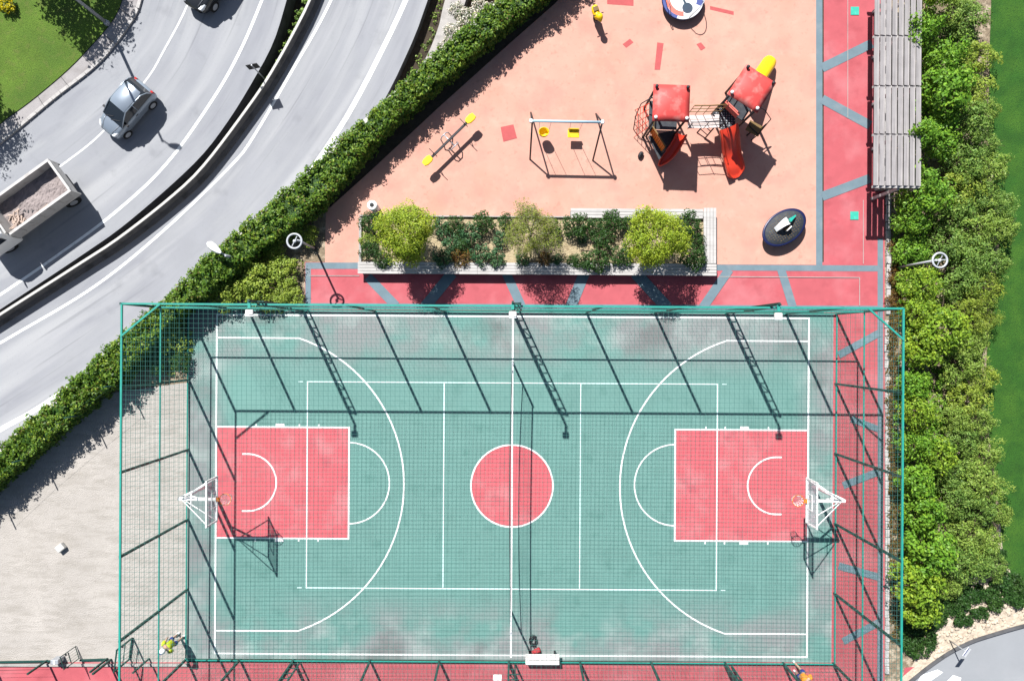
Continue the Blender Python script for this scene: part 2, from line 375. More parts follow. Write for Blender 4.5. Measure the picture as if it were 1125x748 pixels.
# ------------------------------------------------------------------ foliage
npr = np.random.default_rng(11)
def unit(a): return a / np.maximum(1e-6, np.linalg.norm(a, axis=1, keepdims=True))
def leaves(name, pos, nrm, size, mats, weights=(.5, .3, .2), aspect=0.55, parent=None, fold=0.25, stuff=False):
    n = len(pos); nrm = unit(nrm)
    t = unit(np.cross(nrm, npr.normal(size=(n, 3)))); b = np.cross(nrm, t)
    sz = (size * npr.uniform(.65, 1.35, n))[:, None]
    tip = pos + t * sz * .5 - nrm * sz * fold * .4; root = pos - t * sz * .5
    l = pos + b * sz * aspect * .5 + nrm * sz * fold * .3; r = pos - b * sz * aspect * .5 + nrm * sz * fold * .3
    V = np.stack([root, r, tip, l], 1).reshape(-1, 3)
    me = bpy.data.meshes.new(name)
    me.vertices.add(4 * n); me.vertices.foreach_set('co', V.ravel().astype(np.float32))
    me.loops.add(4 * n); me.loops.foreach_set('vertex_index', np.arange(4 * n, dtype=np.int32))
    me.polygons.add(n); me.polygons.foreach_set('loop_start', np.arange(0, 4 * n, 4, dtype=np.int32))
    me.polygons.foreach_set('loop_total', np.full(n, 4, dtype=np.int32))
    for m in mats: me.materials.append(m)
    me.polygons.foreach_set('material_index', npr.choice(len(mats), n, p=np.array(weights) / sum(weights)).astype(np.int32))
    me.update(calc_edges=True); me.validate()
    o = bpy.data.objects.new(name, me); COL.objects.link(o)
    if parent: o.parent = parent
    return o
def tufts(centers, rt, per, flat=.8, up=1.0):
    """leaf positions and normals clustered in little tufts"""
    k = len(centers); c = np.repeat(centers, per, 0)
    r = np.repeat(np.atleast_1d(rt) * np.ones(k), per)[:, None]
    d = unit(npr.normal(size=(k * per, 3))); rad = npr.uniform(.35, 1, (k * per, 1)) ** .6
    off = d * rad * r; off[:, 2] *= flat
    return c + off, d + np.array([0, 0, up]) + npr.normal(size=d.shape) * .45
def crown_pts(rx, ry, rz, n, lump=.25, low=-.35):
    d = unit(npr.normal(size=(n * 3, 3))); d = d[d[:, 2] > low][:n]
    ph = npr.uniform(0, 6.28, 6)
    az = np.arctan2(d[:, 1], d[:, 0])
    rr = 1 + lump * (np.sin(3 * az + ph[0]) * .5 + np.sin(5 * az + ph[1]) * .35 + np.sin(2 * az + 4 * d[:, 2] + ph[2]) * .5)
    rad = npr.uniform(.45, 1, len(d)) ** .5 * rr
    return d * rad[:, None] * np.array([rx, ry, rz])

def make_plant(kind, mats, r, h, tuft_n, per, leaf, rt, trunk_h, weights=(.5, .3, .2), stems=1, flat=.75, lump=.25, aspect=.55):
    """returns (crown mesh, trunk mesh); base of the plant at the origin"""
    rz = (h - trunk_h) / 2 if trunk_h > .3 else h * .5
    zc = h - rz
    c = crown_pts(r - rt * .5, r - rt * .5, max(.1, rz - rt * .4), tuft_n, lump, -.9 if trunk_h > .3 else -.2)
    c[:, 2] += zc; c[:, 2] = np.maximum(c[:, 2], .06)
    p, nm = tufts(c, rt * npr.uniform(.7, 1.3, len(c)), per, flat)
    p[:, 2] = np.maximum(p[:, 2], .02)
    cr = leaves('crown', p, nm, leaf, mats, weights, aspect)
    mb = MB(); lr = random.Random(int(r * 1000) + tuft_n)
    for s in range(stems):
        a = 6.28 * s / max(1, stems) + lr.random(); lean = .0 if stems == 1 else r * .35
        top = Vector((math.cos(a) * lean, math.sin(a) * lean, zc)); b0 = Vector((math.cos(a) * .04 * (stems > 1), math.sin(a) * .04 * (stems > 1), -.05))
        w = .03 + .018 * h
        mb.tube([b0, b0.lerp(top, .5) + Vector((.03, .02, 0)), top], [w, w * .75, w * .5], 7)
        for k in range(6):
            az = lr.uniform(0, 6.28); q = top + Vector((math.cos(az) * r * .7, math.sin(az) * r * .7, lr.uniform(0, .7) * rz)) - Vector((0, 0, rz * .2))
            st = b0.lerp(top, lr.uniform(.5, .95)); mb.tube([st, st.lerp(q, .5) + Vector((0, 0, .06)), q], [w * .45, w * .3, w * .12], 5)
    tr = mb.build('trunk', M['bark'])
    return cr, tr
PLANTS = {}
def proto(key, *a, **k):
    cr, tr = make_plant(key, *a, **k); PLANTS.setdefault(key, []).append((cr.data, tr.data))
    bpy.data.objects.remove(cr); bpy.data.objects.remove(tr)
for lv, n_, pr, sz, lm in (('bright', 80, 30, .14, .30), ('lush', 95, 26, .125, .38), ('bright', 105, 24, .12, .35), ('lush', 70, 34, .15, .25)):
    proto('bright', LEAF[lv], 1.0, 2.6, n_, pr, sz, .27, .7, (.5, .35, .15), lump=lm)
for lv, n_, pr, sz, lm, asp in (('dull', 100, 26, .11, .35, .4), ('dullyellow', 85, 30, .115, .30, .35), ('dullgreen', 110, 24, .105, .4, .45), ('dull', 90, 28, .10, .3, .5), ('dullgreen', 80, 30, .12, .25, .4), ('dullyellow', 110, 22, .095, .4, .3)):
    proto('dull', LEAF[lv], 1.0, 1.7, n_, pr, sz, .22, .15, (.5, .3, .2), stems=3, lump=lm, aspect=asp)
for i in range(2):
    proto('deep', LEAF['deep'], .5, .65, 50, 22, .075, .13, .05, stems=3, aspect=.45)
    proto('bluish', LEAF['bluish'], .42, .5, 34, 20, .085, .12, .05, stems=3, aspect=.4)
    proto('low', LEAF['dullyellow'], .8, .9, 90, 26, .09, .18, .1, (.35, .3, .35), stems=3, lump=.35)
    proto('bushtree', LEAF['yellow'], 1.25, 3.1, 480, 34, .09, .24, 1.0, (.5, .3, .2), lump=.25, aspect=.38)
proto('ashtree', LEAF['twig'], 1.2, 3.2, 430, 28, .08, .24, 1.0, (.3, .5, .2), lump=.35, aspect=.3)
proto('flower', LEAF['flower'], 1.0, 1.6, 110, 24, .085, .17, .2, (.36, .18, .46), stems=3, aspect=.8)
proto('gold', LEAF['gold'], .5, .6, 50, 20, .10, .13, .05, (.55, .25, .2), stems=3)
proto('rust', LEAF['rust'], .45, .5, 40, 20, .08, .13, .05, stems=3, aspect=.35)
proto('shade', LEAF['hedge'], 2.6, 5.2, 260, 24, .19, .5, 2.0, lump=.3)

def plant(key, name, label, cat, loc, r=None, scale=1.0, zs=1.0, group=None, seed=None):
    v = PLANTS[key]; k = rnd.randrange(len(v)); cr, tr = v[k]
    t = thing(name, label, cat, loc, rnd.uniform(0, 6.28), group)
    t.scale = (scale, scale, scale * zs)
    for nm, me in (('crown', cr), ('trunk', tr)):
        o = bpy.data.objects.new(nm, me); COL.objects.link(o); o.parent = t
    return t

# ================================================================== TERRAIN AND FLOORS
gs = MB(); gs.flat([(-500, -500, 0), (500, -500, 0), (500, 500, 0), (-500, 500, 0)], -7.4)
struct(gs.build('ground', M['earth'], fix=False))

HL = [(760, -190), (690, -128), (610, -58), (545, 0), (500, 40), (460, 75), (430, 102), (400, 130), (369, 157), (338, 188), (280, 237), (229, 280), (178, 331), (120, 380), (61, 436), (0, 489), (-60, 540), (-140, 608)]
HR = [(815, -160), (740, -112), (655, -55), (583, 0), (519, 52), (495, 74), (470, 94), (450, 111), (432, 127), (387, 175), (346, 223), (280, 272), (229, 315), (190, 343), (128, 412), (80, 452), (27, 500), (-30, 546), (-110, 615)]
HZ = 1.45
edge = [P(p.x, p.y, HZ) for p in resample(catmull(HL), 90)]
hedgeL = [Vector((p.x, p.y, 0)) for p in edge]
hedgeR = [Vector((p.x, p.y, 0)) for p in (P(q.x, q.y, HZ) for q in resample(catmull(HR), 90))]
plate = [h.lerp(g, .12) for h, g in zip(hedgeL, hedgeR)]
tp = MB(); poly = [(p.x, p.y) for p in plate] + [(-40, -60), (70, -60), (70, 40), (20, 40)]
tp.prism(poly, -7.5, -0.03)
o = tp.build('terrain', M['darksoil']); struct(o)

def px(poly, z): return [P(a, b, z) for a, b in poly]
upflat('planting_bed', [px([(968, -60), (1135, -60), (1135, 660), (1000, 760), (905, 760), (905, 345), (968, 345)], 0)], M['mulch'], -0.012)
upflat('planting_strip', [px([(222, 345), (240, 300), (300, 255), (362, 215), (362, 345)], 0), px([(100, 445), (120, 400), (160, 345), (212, 345), (212, 425)], 0)], M['mulch'], -0.015)
upflat('path', [px([(335, 288), (905, 288), (905, -60), (972, -60), (972, 760), (905, 760), (905, 341), (335, 341)], 0), px([(-80, 727), (925, 727), (925, 800), (-80, 800)], 0)], M['pathred'], 0.0)
upflat('playground_floor', [px([(640, -30), (610, 4), (560, 48), (480, 120), (407, 188), (358, 232), (357, 289), (897, 291), (897, -40), (690, -40)], 0)], M['peach'], 0.004)
sandpoly = [(207, 420), (146, 428), (120, 432), (60, 482), (0, 535), (-80, 600), (-80, 727), (207, 727)]
upflat('sandy_lot', [px(sandpoly, 0)], M['sand'], 0.002)
upflat('lawn', [px([(1085, -60), (1089, 0), (1087, 60), (1086, 150), (1092, 200), (1100, 250), (1094, 320), (1085, 370), (1082, 450), (1090, 500), (1098, 560), (1102, 610), (1112, 632), (1140, 650), (1500, 700), (1500, -60)], 0)], M['lawn2'], 0.004)

def pstrip(a, b, w):
    a, b = P(*a), P(*b); d = (b - a).normalized(); n = Vector((-d.y, d.x, 0)) * w / 50
    return [a - n, b - n, b + n, a + n]
blue = [pstrip((900, -40), (900, 294), 7), pstrip((336, 292), (395, 292), 7), pstrip((785, 294), (970, 295), 6.5), pstrip((338.5, 289), (338.5, 340), 6),
        pstrip((338, 336), (968, 339), 6), pstrip((967, 262), (967, 760), 6),
        pstrip((903, 75), (958, 48), 10), pstrip((903, 109), (956, 138), 10), pstrip((903, 216), (956, 196), 10),
        pstrip((404, 304), (435, 336), 10), pstrip((497, 300), (467, 337), 12), pstrip((556, 300), (573, 337), 10), pstrip((642, 300), (627, 337), 12),
        pstrip((698, 300), (733, 338), 13), pstrip((801, 296), (772, 338), 10), pstrip((858, 296), (871, 338), 9),
        pstrip((921, 390), (967, 365), 8), pstrip((935, 460), (967, 472), 7), pstrip((926, 533), (967, 517), 8), pstrip((921, 621), (967, 634), 8), pstrip((926, 704), (967, 682), 8)]
upflat('path_band', blue, M['pathblue'], 0.0045)
inl = [[(667, -2), (696, 0), (696, 7), (667, 5)], [(780, 7), (806, 13), (806, 17), (780, 11)], [(684, 49), (692, 43), (696, 47), (688, 53)],
       [(722, 47), (729, 48), (725, 77), (719, 77)], [(765, 49), (770, 47), (775, 53), (770, 56)], [(550, 140), (564, 137), (568, 152), (553, 156)], [(700, -20), (712, -20), (712, -10), (700, -8)]]
upflat('floor_marking', [px(q, 0) for q in inl], M['inlay'], 0.008)
jt = [pstrip((340, 303), (395, 303), .7), pstrip((790, 304), (944, 305), .7), pstrip((944, 305), (944, 336), .7), pstrip((931, -40), (931, 130), .6), pstrip((948, 220), (948, 290), .6)]
upflat('path_joint', jt, M['concrete'], 0.034)
# raised stone kerb beside the planting bed
kb = MB(); a, b = P(975.5, -60), P(975.5, 346); n_ = 44
for i in range(n_):
    p, q = a.lerp(b, i / n_), a.lerp(b, (i + .93) / n_)
    kb.box(((p + q) / 2) + Vector((rnd.uniform(-.015, .015), 0, .04)), (.20 + rnd.uniform(-.02, .02), (q - p).length, .10 + rnd.uniform(-.015, .015)))
a, b = P(974, 352), P(974, 740)
for i in range(n_):
    p, q = a.lerp(b, i / n_), a.lerp(b, (i + .93) / n_)
    kb.box(((p + q) / 2) + Vector((rnd.uniform(-.02, .02), 0, .04)), (.18 + rnd.uniform(-.03, .03), (q - p).length, .10 + rnd.uniform(-.015, .015)))
struct(bevel(kb.build('kerb', M['kerb']), .015, 1))

# ------------------------------------------------------------------ roads
r1L = [(255, -330), (215, -170), (172, -60), (155, 0), (146, 22), (110, 68), (60, 108), (12, 148), (-60, 205), (-180, 290)]
r1R = [(400, -330), (356, -150), (330, -55), (315, 0), (301, 45), (282, 82), (250, 134), (213, 180), (142, 243), (89, 281), (0, 340), (-80, 392), (-200, 468)]
bar = [(438, -330), (385, -140), (357, -45), (341, 0), (322, 38), (303, 72), (280, 108), (226, 180), (188, 217), (132, 261), (91, 288), (0, 346), (-80, 397), (-200, 473)]
r2R = [(590, -330), (520, -140), (490, -55), (470, 0), (458, 34), (444, 66), (426, 103), (390, 165), (345, 225), (280, 300), (200, 375), (100, 450), (0, 516), (-100, 580), (-220, 650)]
R1L, R1R = pxcurve(r1L, ROAD, 70), pxcurve(r1R, ROAD, 70)
ribbon('road', R1L, R1R, ROAD, M['asphalt'], 1.6)
BARZ = ROAD + .62
BAR = [Vector((p.x, p.y, 0)) for p in pxcurve(bar, BARZ, 70)]
R2R = pxcurve(r2R, ROAD, 70)
ribbon('road', offset_curve(BAR, .26) if (offset_curve(BAR, .26)[30] - R2R[30]).length < (offset_curve(BAR, -.26)[30] - R2R[30]).length else offset_curve(BAR, -.26), R2R, ROAD, M['asphalt'], 1.6)
def sgn(A, d, B): return d if (offset_curve(A, d)[30] - B[30]).length < (offset_curve(A, -d)[30] - B[30]).length else -d
# line markings
def road_line(pts, w, z=ROAD + .006): return stripe('road_line', pxcurve(pts, ROAD, 60), w, z, M['line'])
M['line3'] = overlay(mat('worn_line', (0.55, 0.56, 0.57), 0.06, 3, .8), (0.3, 0.305, 0.315), 5.0, 0.5, 0.7, 0.7)
stripe('road_line', pxcurve([(250, -130), (222, -40), (205, 8), (180, 56), (160, 89), (112, 146), (66, 183), (0, 230), (-60, 275)], ROAD, 60), .10, ROAD + .006, M['line3'])
road_line([(330, -130), (303, -40), (288, 0), (264, 56), (234, 109), (183, 180), (127, 233), (64, 280), (0, 324), (-70, 370)], .14)
road_line([(410, -130), (380, -40), (364, 0), (345, 37), (326, 69), (280, 148), (254, 182), (178, 255), (102, 316), (10, 371), (-70, 418)], .13)
road_line([(500, -130), (462, -40), (446, 0), (422, 51), (392, 109), (366, 152), (320, 215), (255, 280), (180, 345), (59, 437), (0, 472), (-70, 515)], .24)
# median verge between the roads and the verge beyond the lower road
ribbon('verge', R1R, [Vector((p.x, p.y, 0)) for p in BAR], ROAD - 1.15, M['darksoil'])
st = [(598, -330), (540, -140), (508, -55), (489, 0), (481, 32), (466, 67), (440, 104), (405, 165), (365, 225), (300, 300), (220, 375), (120, 450), (20, 516), (-80, 580), (-200, 650)]
ST = pxcurve(st, ROAD - .6, 70)
ribbon('verge', R2R, ST, ROAD - .6, M['darksoil'])
SLP = pxcurve([(625, -330), (560, -140), (530, -55), (512, 0), (500, 32), (484, 67), (460, 104)], ROAD - .1, 70)
ribbon('side_path', pxcurve(st[:7], ROAD - .1, 70), SLP, ROAD - .1, M['concrete'], .6)
# lawn, pavement and edging beyond the upper road
lw = [(225, -330), (188, -170), (150, -60), (134, 0), (124, 22), (104, 46), (75, 76), (35, 110), (0, 136), (-60, 185), (-180, 270)]
LW = pxcurve(lw, ROAD + .14, 70)
ribbon('pavement', LW, [Vector((p.x, p.y, 0)) for p in R1L], ROAD + .10, M['paving'], .2)
upflat('lawn', [[(p.x, p.y) for p in LW] + [(-60, -10), (-60, 60), (-5, 60)]], M['lawn'], ROAD + .14)
ke = MB(); A = R1L
for i in range(len(A) - 1):
    p, q = A[i], A[i + 1]; L = (q - p).length; n = max(1, int(L / 1.0))
    for k in range(n):
        a, b = p.lerp(q, k / n), p.lerp(q, (k + .96) / n)
        ke.bar(a + Vector((0, 0, .055)), b + Vector((0, 0, .055)), .16, .13)
struct(ke.build('kerb', M['kerb']))
# expansion joints in the pavement
pj = MB()
for i in range(8, 66, 3):
    a, b = LW[i], R1L[min(69, i)]
    pj.bar(Vector((a.x, a.y, ROAD + .103)), Vector((b.x, b.y, ROAD + .103)), .025, .008)
struct(pj.build('pavement_joint', M['dark']))

# concrete barrier on the median
t = thing('concrete_barrier', 'long curved concrete barrier between the two curving roads', 'barrier', BAR[30])
t.location = (0, 0, 0)
prof = [(-.10, ROAD - 1.4), (.27, ROAD - 1.4), (.27, ROAD + .08), (.07, ROAD + .16), (.02, BARZ - .05), (-.08, BARZ - .05)]
sg = 1 if sgn(BAR, .2, R2R) > 0 else -1
secs = []
offs = [(offset_curve(BAR, sg * d), z) for d, z in prof]
for i in range(len(BAR)): secs.append([Vector((c[i].x, c[i].y, z)) for c, z in offs])
MB().loft(secs, smooth=False).build('wall', M['barrier'], t)
prof = [(-.09, BARZ - .05), (.03, BARZ - .05), (.03, BARZ), (-.09, BARZ)]
offs = [(offset_curve(BAR, sg * d), z) for d, z in prof]
MB().loft([[Vector((c[i].x, c[i].y, z + .002)) for c, z in offs] for i in range(len(BAR))], smooth=False).build('coping', M['coping'], t)

# ground plants in the two verges: uncountable
def scatter_band(A, B, n, lo, hi, z):
    i = npr.uniform(0, len(A) - 1.001, n); k = i.astype(int); f = (i - k)[:, None]
    a = np.array([list(p) for p in A]); b = np.array([list(p) for p in B])
    pa = a[k] * (1 - f) + a[k + 1] * f; pb = b[k] * (1 - f) + b[k + 1] * f
    w = npr.uniform(lo, hi, (n, 1)); p = pa * (1 - w) + pb * w; p[:, 2] = z; return p
c = scatter_band(R1R, BAR, 650, .3, .95, ROAD - 1.05)
c[:, 2] += npr.uniform(0, .18, len(c))
p, nm = tufts(c, .13, 14)
g = leaves('ground_cover', p, nm, .10, LEAF['dull'], (.4, .3, .3)); g['kind'] = 'stuff'
c = scatter_band(R1R[:30], BAR[:30], 420, .35, .95, ROAD - .75)
c[:, 2] += npr.uniform(0, .35, len(c))
p, nm = tufts(c, .15, 16)
g = leaves('ground_cover', p, nm, .11, LEAF['dullgreen'], (.4, .4, .2)); g['kind'] = 'stuff'
c = scatter_band(R2R, ST, 300, .4, .95, ROAD - .52)
p, nm = tufts(c, .12, 12)
g = leaves('ground_cover', p, nm, .10, LEAF['dull'], (.3, .2, .5)); g['kind'] = 'stuff'

# ------------------------------------------------------------------ the hedge and its wall
HEDGE = thing('hedge', 'long trimmed evergreen hedge running diagonally between road and playground', 'hedge')
c = scatter_band(hedgeL, hedgeR, 1750, 0.0, 1.0, 0)
c[:, 2] = HZ - .14 + npr.normal(size=len(c)) * .06 + .10 * np.sin(c[:, 0] * 5.1 + 2 * np.sin(c[:, 1] * 3.3)) * np.sin(c[:, 1] * 6.3 + 1.5 * np.sin(c[:, 0] * 2.7))
c[:, :2] += npr.normal(size=(len(c), 2)) * .09
bare = np.sin(c[:, 0] * 1.9 + 3 * np.sin(c[:, 1] * .8)) + npr.normal(size=len(c)) * .5; c = c[bare > -1.15]
sides = []
for w0, w1 in ((-.04, .06), (.94, 1.06)):
    q = scatter_band(hedgeL, hedgeR, 1900, w0, w1, 0); q[:, 2] = npr.uniform(.05, HZ - .15, len(q)); sides.append(q)
allc = np.concatenate([c] + sides)
p, nm = tufts(allc, npr.uniform(.12, .24, len(allc)), 25)
leaves('foliage', p, nm, .115, LEAF['hedge'] + [LEAF['rust'][1], LEAF['dullyellow'][0]], (.42, .33, .17, .03, .05), parent=HEDGE)
core = MB()
hin, hout = [a.lerp(b, .12) for a, b in zip(hedgeL, hedgeR)], [a.lerp(b, .88) for a, b in zip(hedgeL, hedgeR)]
core.loft([[Vector((a.x, a.y, 0)), Vector((b.x, b.y, 0)), Vector((b.x, b.y, HZ - .32)), Vector((a.x, a.y, HZ - .32))] for a, b in zip(hin, hout)], smooth=False)
core.build('branches', LEAF['hedge'][2], HEDGE)
wl = thing('parapet_wall', 'thin pale parapet wall on the road side of the long hedge', 'wall')
sgp = -1 if sgn(plate, .3, hedgeR) > 0 else 1
po = [(offset_curve(plate, sgp * d), z) for d, z in ((.02, -7.4), (.24, -7.4), (.20, .92), (.06, .92))]
MB().loft([[Vector((cv[i].x, cv[i].y, z)) for cv, z in po] for i in range(len(plate))], smooth=False).build('wall', M['concrete'], wl)
po = [(offset_curve(plate, sgp * d), z) for d, z in ((.03, .922), (.23, .922), (.23, .98), (.03, .98))]
MB().loft([[Vector((cv[i].x, cv[i].y, z)) for cv, z in po] for i in range(len(plate))], smooth=False).build('coping', M['coping'], wl)

# wire fence behind the hedge on the sandy lot
wf = thing('wire_fence', 'wire fence of thin dark posts along the hedge on the sandy lot', 'fence')
posts = [(0, 543), (46, 500), (100, 454), (141, 422)]; tops = []
for x, y in posts:
    b = P(x, y); MB().tube([b, b + Vector((0, 0, 1.9))], .03, 8).build('post', M['greendark'], wf); tops.append(b)
w = MB()
for a, b in zip(tops, tops[1:]):
    for z in (.3, .8, 1.3, 1.8): w.tube([a + Vector((0, 0, z)), b + Vector((0, 0, z))], .004, 4)
w.build('wire', M['greendark'], wf)

# ================================================================== COURT
CC = P(562.4, 533.5)
X0, X1, Y0, Y1 = -14.19, 14.22, -14.07, 1.25      # fence rectangle in world metres
court = MB()
court.flat([(X0 - CC.x + .0, Y0 - CC.y + .03, 0), (X1 - CC.x - .1, Y0 - CC.y + .03, 0), (X1 - CC.x - .1, Y1 - CC.y + .0, 0), (X0 - CC.x, Y1 - CC.y, 0)], 0)
# a strip of light green margin is part of the slab
o = court.build('court_surface', M['court'], loc=(CC.x, CC.y, .010), fix=False); struct(o)
HX, HY = 13.0, 7.43
red = MB()
for s in (-1, 1):
    x0, x1 = s * (HX - .02), s * (HX - 5.84); yc = .08
    y = (-2.44 + yc, 2.44 + yc)
    q = [(x0, y[0], 0), (x1, y[0], 0), (x1, y[1], 0), (x0, y[1], 0)]
    red.flat(q if s < 0 else q[::-1], 0)
red.flat([(1.8 * math.cos(a * math.pi / 36), 1.8 * math.sin(a * math.pi / 36), 0) for a in range(72)], 0)
struct(red.build('court_paint', M['courtred'], loc=(CC.x, CC.y, .014), fix=False))
zk = [0]
def lineobj(mb, pts, w):
    """polyline strip with its own small height so crossings never share a plane"""
    zk[0] += .0004; z = zk[0]
    pts = [Vector((a, b, 0)) for a, b in pts]; A = offset_curve(pts, w / 2); B = offset_curve(pts, -w / 2)
    for i in range(len(pts) - 1): mb.flat([B[i], B[i + 1], A[i + 1], A[i]], z)
def seg(mb, a, b, w):
    lineobj(mb, [a, b], w)
def arc(cx, cy, r, a0, a1, n=48): return [(cx + r * math.cos(R(a0 + (a1 - a0) * i / n)), cy + r * math.sin(R(a0 + (a1 - a0) * i / n))) for i in range(n + 1)]
L = MB(); W = .068
seg(L, (-HX - W / 2, HY), (HX + W / 2, HY), W); seg(L, (-HX - W / 2, -HY), (HX + W / 2, -HY), W)
seg(L, (-HX, -HY), (-HX, HY), W); seg(L, (HX, -HY), (HX, HY), W); seg(L, (0, -HY - .1), (0, HY + .1), W)
lineobj(L, arc(0, 0, 1.8, 0, 360, 72), W)
for s in (-1, 1):
    yc = .08; bx = s * (HX - 1.5)
    for y in (-2.44, 2.44): seg(L, (s * HX, y + yc), (s * (HX - 5.84), y + yc), W)
    seg(L, (s * (HX - 5.84), -2.44 + yc - W / 2), (s * (HX - 5.84), 2.44 + yc + W / 2), W)
    a0 = (-90, 90) if s < 0 else (90, 270)
    lineobj(L, arc(s * (HX - 5.84), yc, 1.78, *a0, 36), W * .9)
    th = math.degrees(math.asin(6.42 / 6.76)); ex = 6.76 * math.cos(R(th))
    if s < 0: lineobj(L, [(-HX, -6.42)] + arc(bx, 0, 6.76, -th, th, 64) + [(-HX, 6.42)], W)
    else: lineobj(L, [(HX, 6.42)] + arc(bx, 0, 6.76, 180 - th, 180 + th, 64) + [(HX, -6.42)], W)
    if s < 0: lineobj(L, [(bx - .35, yc - 1.25)] + arc(bx - .1, yc, 1.25, -90, 90, 36) + [(bx - .35, yc + 1.25)], W)
    else: lineobj(L, [(bx + .35, yc + 1.25)] + arc(bx + .1, yc, 1.25, 90, 270, 36) + [(bx + .35, yc - 1.25)], W)
    for y in (-1, 1):
        for d, ww, ll in ((1.75, .06, .10), (2.8, .38, .12), (3.65, .06, .10), (4.5, .06, .10)):
            cx = s * (HX - d); yy = yc + y * (2.44 + .09)
            L.flat([(cx - ww / 2, yy - ll / 2, 0), (cx + ww / 2, yy - ll / 2, 0), (cx + ww / 2, yy + ll / 2, 0), (cx - ww / 2, yy + ll / 2, 0)], .001)
struct(L.build('court_line', M['line'], loc=(CC.x, CC.y, .020), fix=False))
V = MB(); W = .05; zk[0] = 0
M['line2'] = mat('pale_line', (0.55, 0.72, 0.70), 0.05, 3, .7)
for y in (-4.52, 4.52):
    seg(V, (-9.03, y), (9.03, y), W)
    for s in (-1, 1): seg(V, (min(s * 9.2, s * 9.4), y), (max(s * 9.2, s * 9.4), y), W * .8)
for x in (-9, -3, 3, 9): seg(V, (x, -4.52), (x, 4.52), W)
struct(V.build('court_line', M['line2'], loc=(CC.x, CC.y, .0265), fix=False))

# ------------------------------------------------------------------ court fence with roof net
FH = 5.56
fence = thing('court_fence', 'tall green steel cage fence with netting around and over the ball court', 'fence', (0, Y1, 0))
fence.location = (0, 0, 0)
def fpost(x, y, h=FH): MB().box((x, y, h / 2 + .004), (.085, .085, h)).build('post', M['greendark'], fence)  # post colour holds their shade; the rails keep the plain green
nx = [207, 273, 333, 412, 488, 563, 644, 719, 797, 863, 918]
sx = [207, 266, 325, 409, 485, 561, 639, 717, 798, 862, 917]
for x in nx: fpost((x - 562.5) * .04, Y1)
for x in sx: fpost((x - 562.5) * .04, Y0)
for k in range(1, 5):
    y = Y1 + (Y0 - Y1) * k / 5
    fpost(X0, y); fpost(X1, y)
cor = [(X0, Y0), (X1, Y0), (X1, Y1), (X0, Y1)]
for i in range(4):
    a, b = cor[i], cor[(i + 1) % 4]
    for z, w in ((FH - .03, .065), (2.6, .05), (.12, .05)):
        MB().bar((a[0], a[1], z + .003), (b[0], b[1], z + .003), w).build('rail', M['green'], fence)
def cut(ax, bx):
    pass
DX, DY = 1.42, 1.18
for (ax, ay, bx, by) in ((X0 + DX, Y1, X0, Y1 - DY), (X1 - 1.3, Y1, X1, Y1 - 1.15), (X0 + 1.3, Y0, X0, Y0 + 1.15), (X1 - 1.3, Y0, X1, Y0 + 1.15)):
    MB().bar((ax, ay, FH + .01), (bx, by, FH + .01), .06).build('corner_brace', M['green'], fence)
# short diagonal struts at the post heads
SP = .174; cw = .0072; cs = .0033
roof = MB(); nxc = int((X1 - X0) / SP); nyc = int((Y1 - Y0) / SP)
def cutY(x): return Y1 - DY * max(0, 1 - (x - X0) / DX)
def cutX(y): return X0 + DX * max(0, 1 - (Y1 - y) / DY)
def sag(x, y):
    u = (x - X0) / (X1 - X0); v = (y - Y0) / (Y1 - Y0)
    return FH - .02 - .22 * math.sin(math.pi * u) * math.sin(math.pi * v)
for i in range(1, nxc):
    x = X0 + (X1 - X0) * i / nxc; y1 = cutY(x); n = 6
    for k in range(n):
        ya, yb = Y0 + (y1 - Y0) * k / n, Y0 + (y1 - Y0) * (k + 1) / n
        roof.bar((x, ya, sag(x, ya)), (x, yb, sag(x, yb)), cw)
for j in range(1, nyc):
    y = Y0 + (Y1 - Y0) * j / nyc; x0 = cutX(y); n = 8
    for k in range(n):
        xa, xb = x0 + (X1 - x0) * k / n, x0 + (X1 - x0) * (k + 1) / n
        roof.bar((xa, y, sag(xa, y)), (xb, y, sag(xb, y)), cw)
roof.build('roof_net', M['netcord'], fence, fix=False)
for side in range(4):
    sd = MB()
    a, b = Vector(cor[side] + (0,)), Vector(cor[(side + 1) % 4] + (0,)); n = int((b - a).length / SP)
    for i in range(1, n):
        p = a.lerp(b, i / n); top = FH
        if side == 3 and p.y > Y1 - DY: top = 2.6
        if side == 2 and p.x < X0 + DX: top = 2.6
        sd.bar(p + Vector((0, 0, .1)), p + Vector((0, 0, top)), cs)
    for j in range(1, int(FH / SP)):
        z = j * SP; aa, bb = a.copy(), b.copy()
        if z > 2.6:
            if side == 3: aa = a + Vector((0, -DY, 0))
            if side == 2: bb = b + Vector((DX, 0, 0))
        sd.bar(aa + Vector((0, 0, z)), bb + Vector((0, 0, z)), cs)
    sd.build('side_net', M['netcord'], fence, fix=False)
sgn_ = MB().box(((549.5 - 562.5) * .04, Y0 + .07, 1.72), (.36, .02, .5)); bevel(sgn_.build('sign_plate', M['white'], fence), .01, 1)

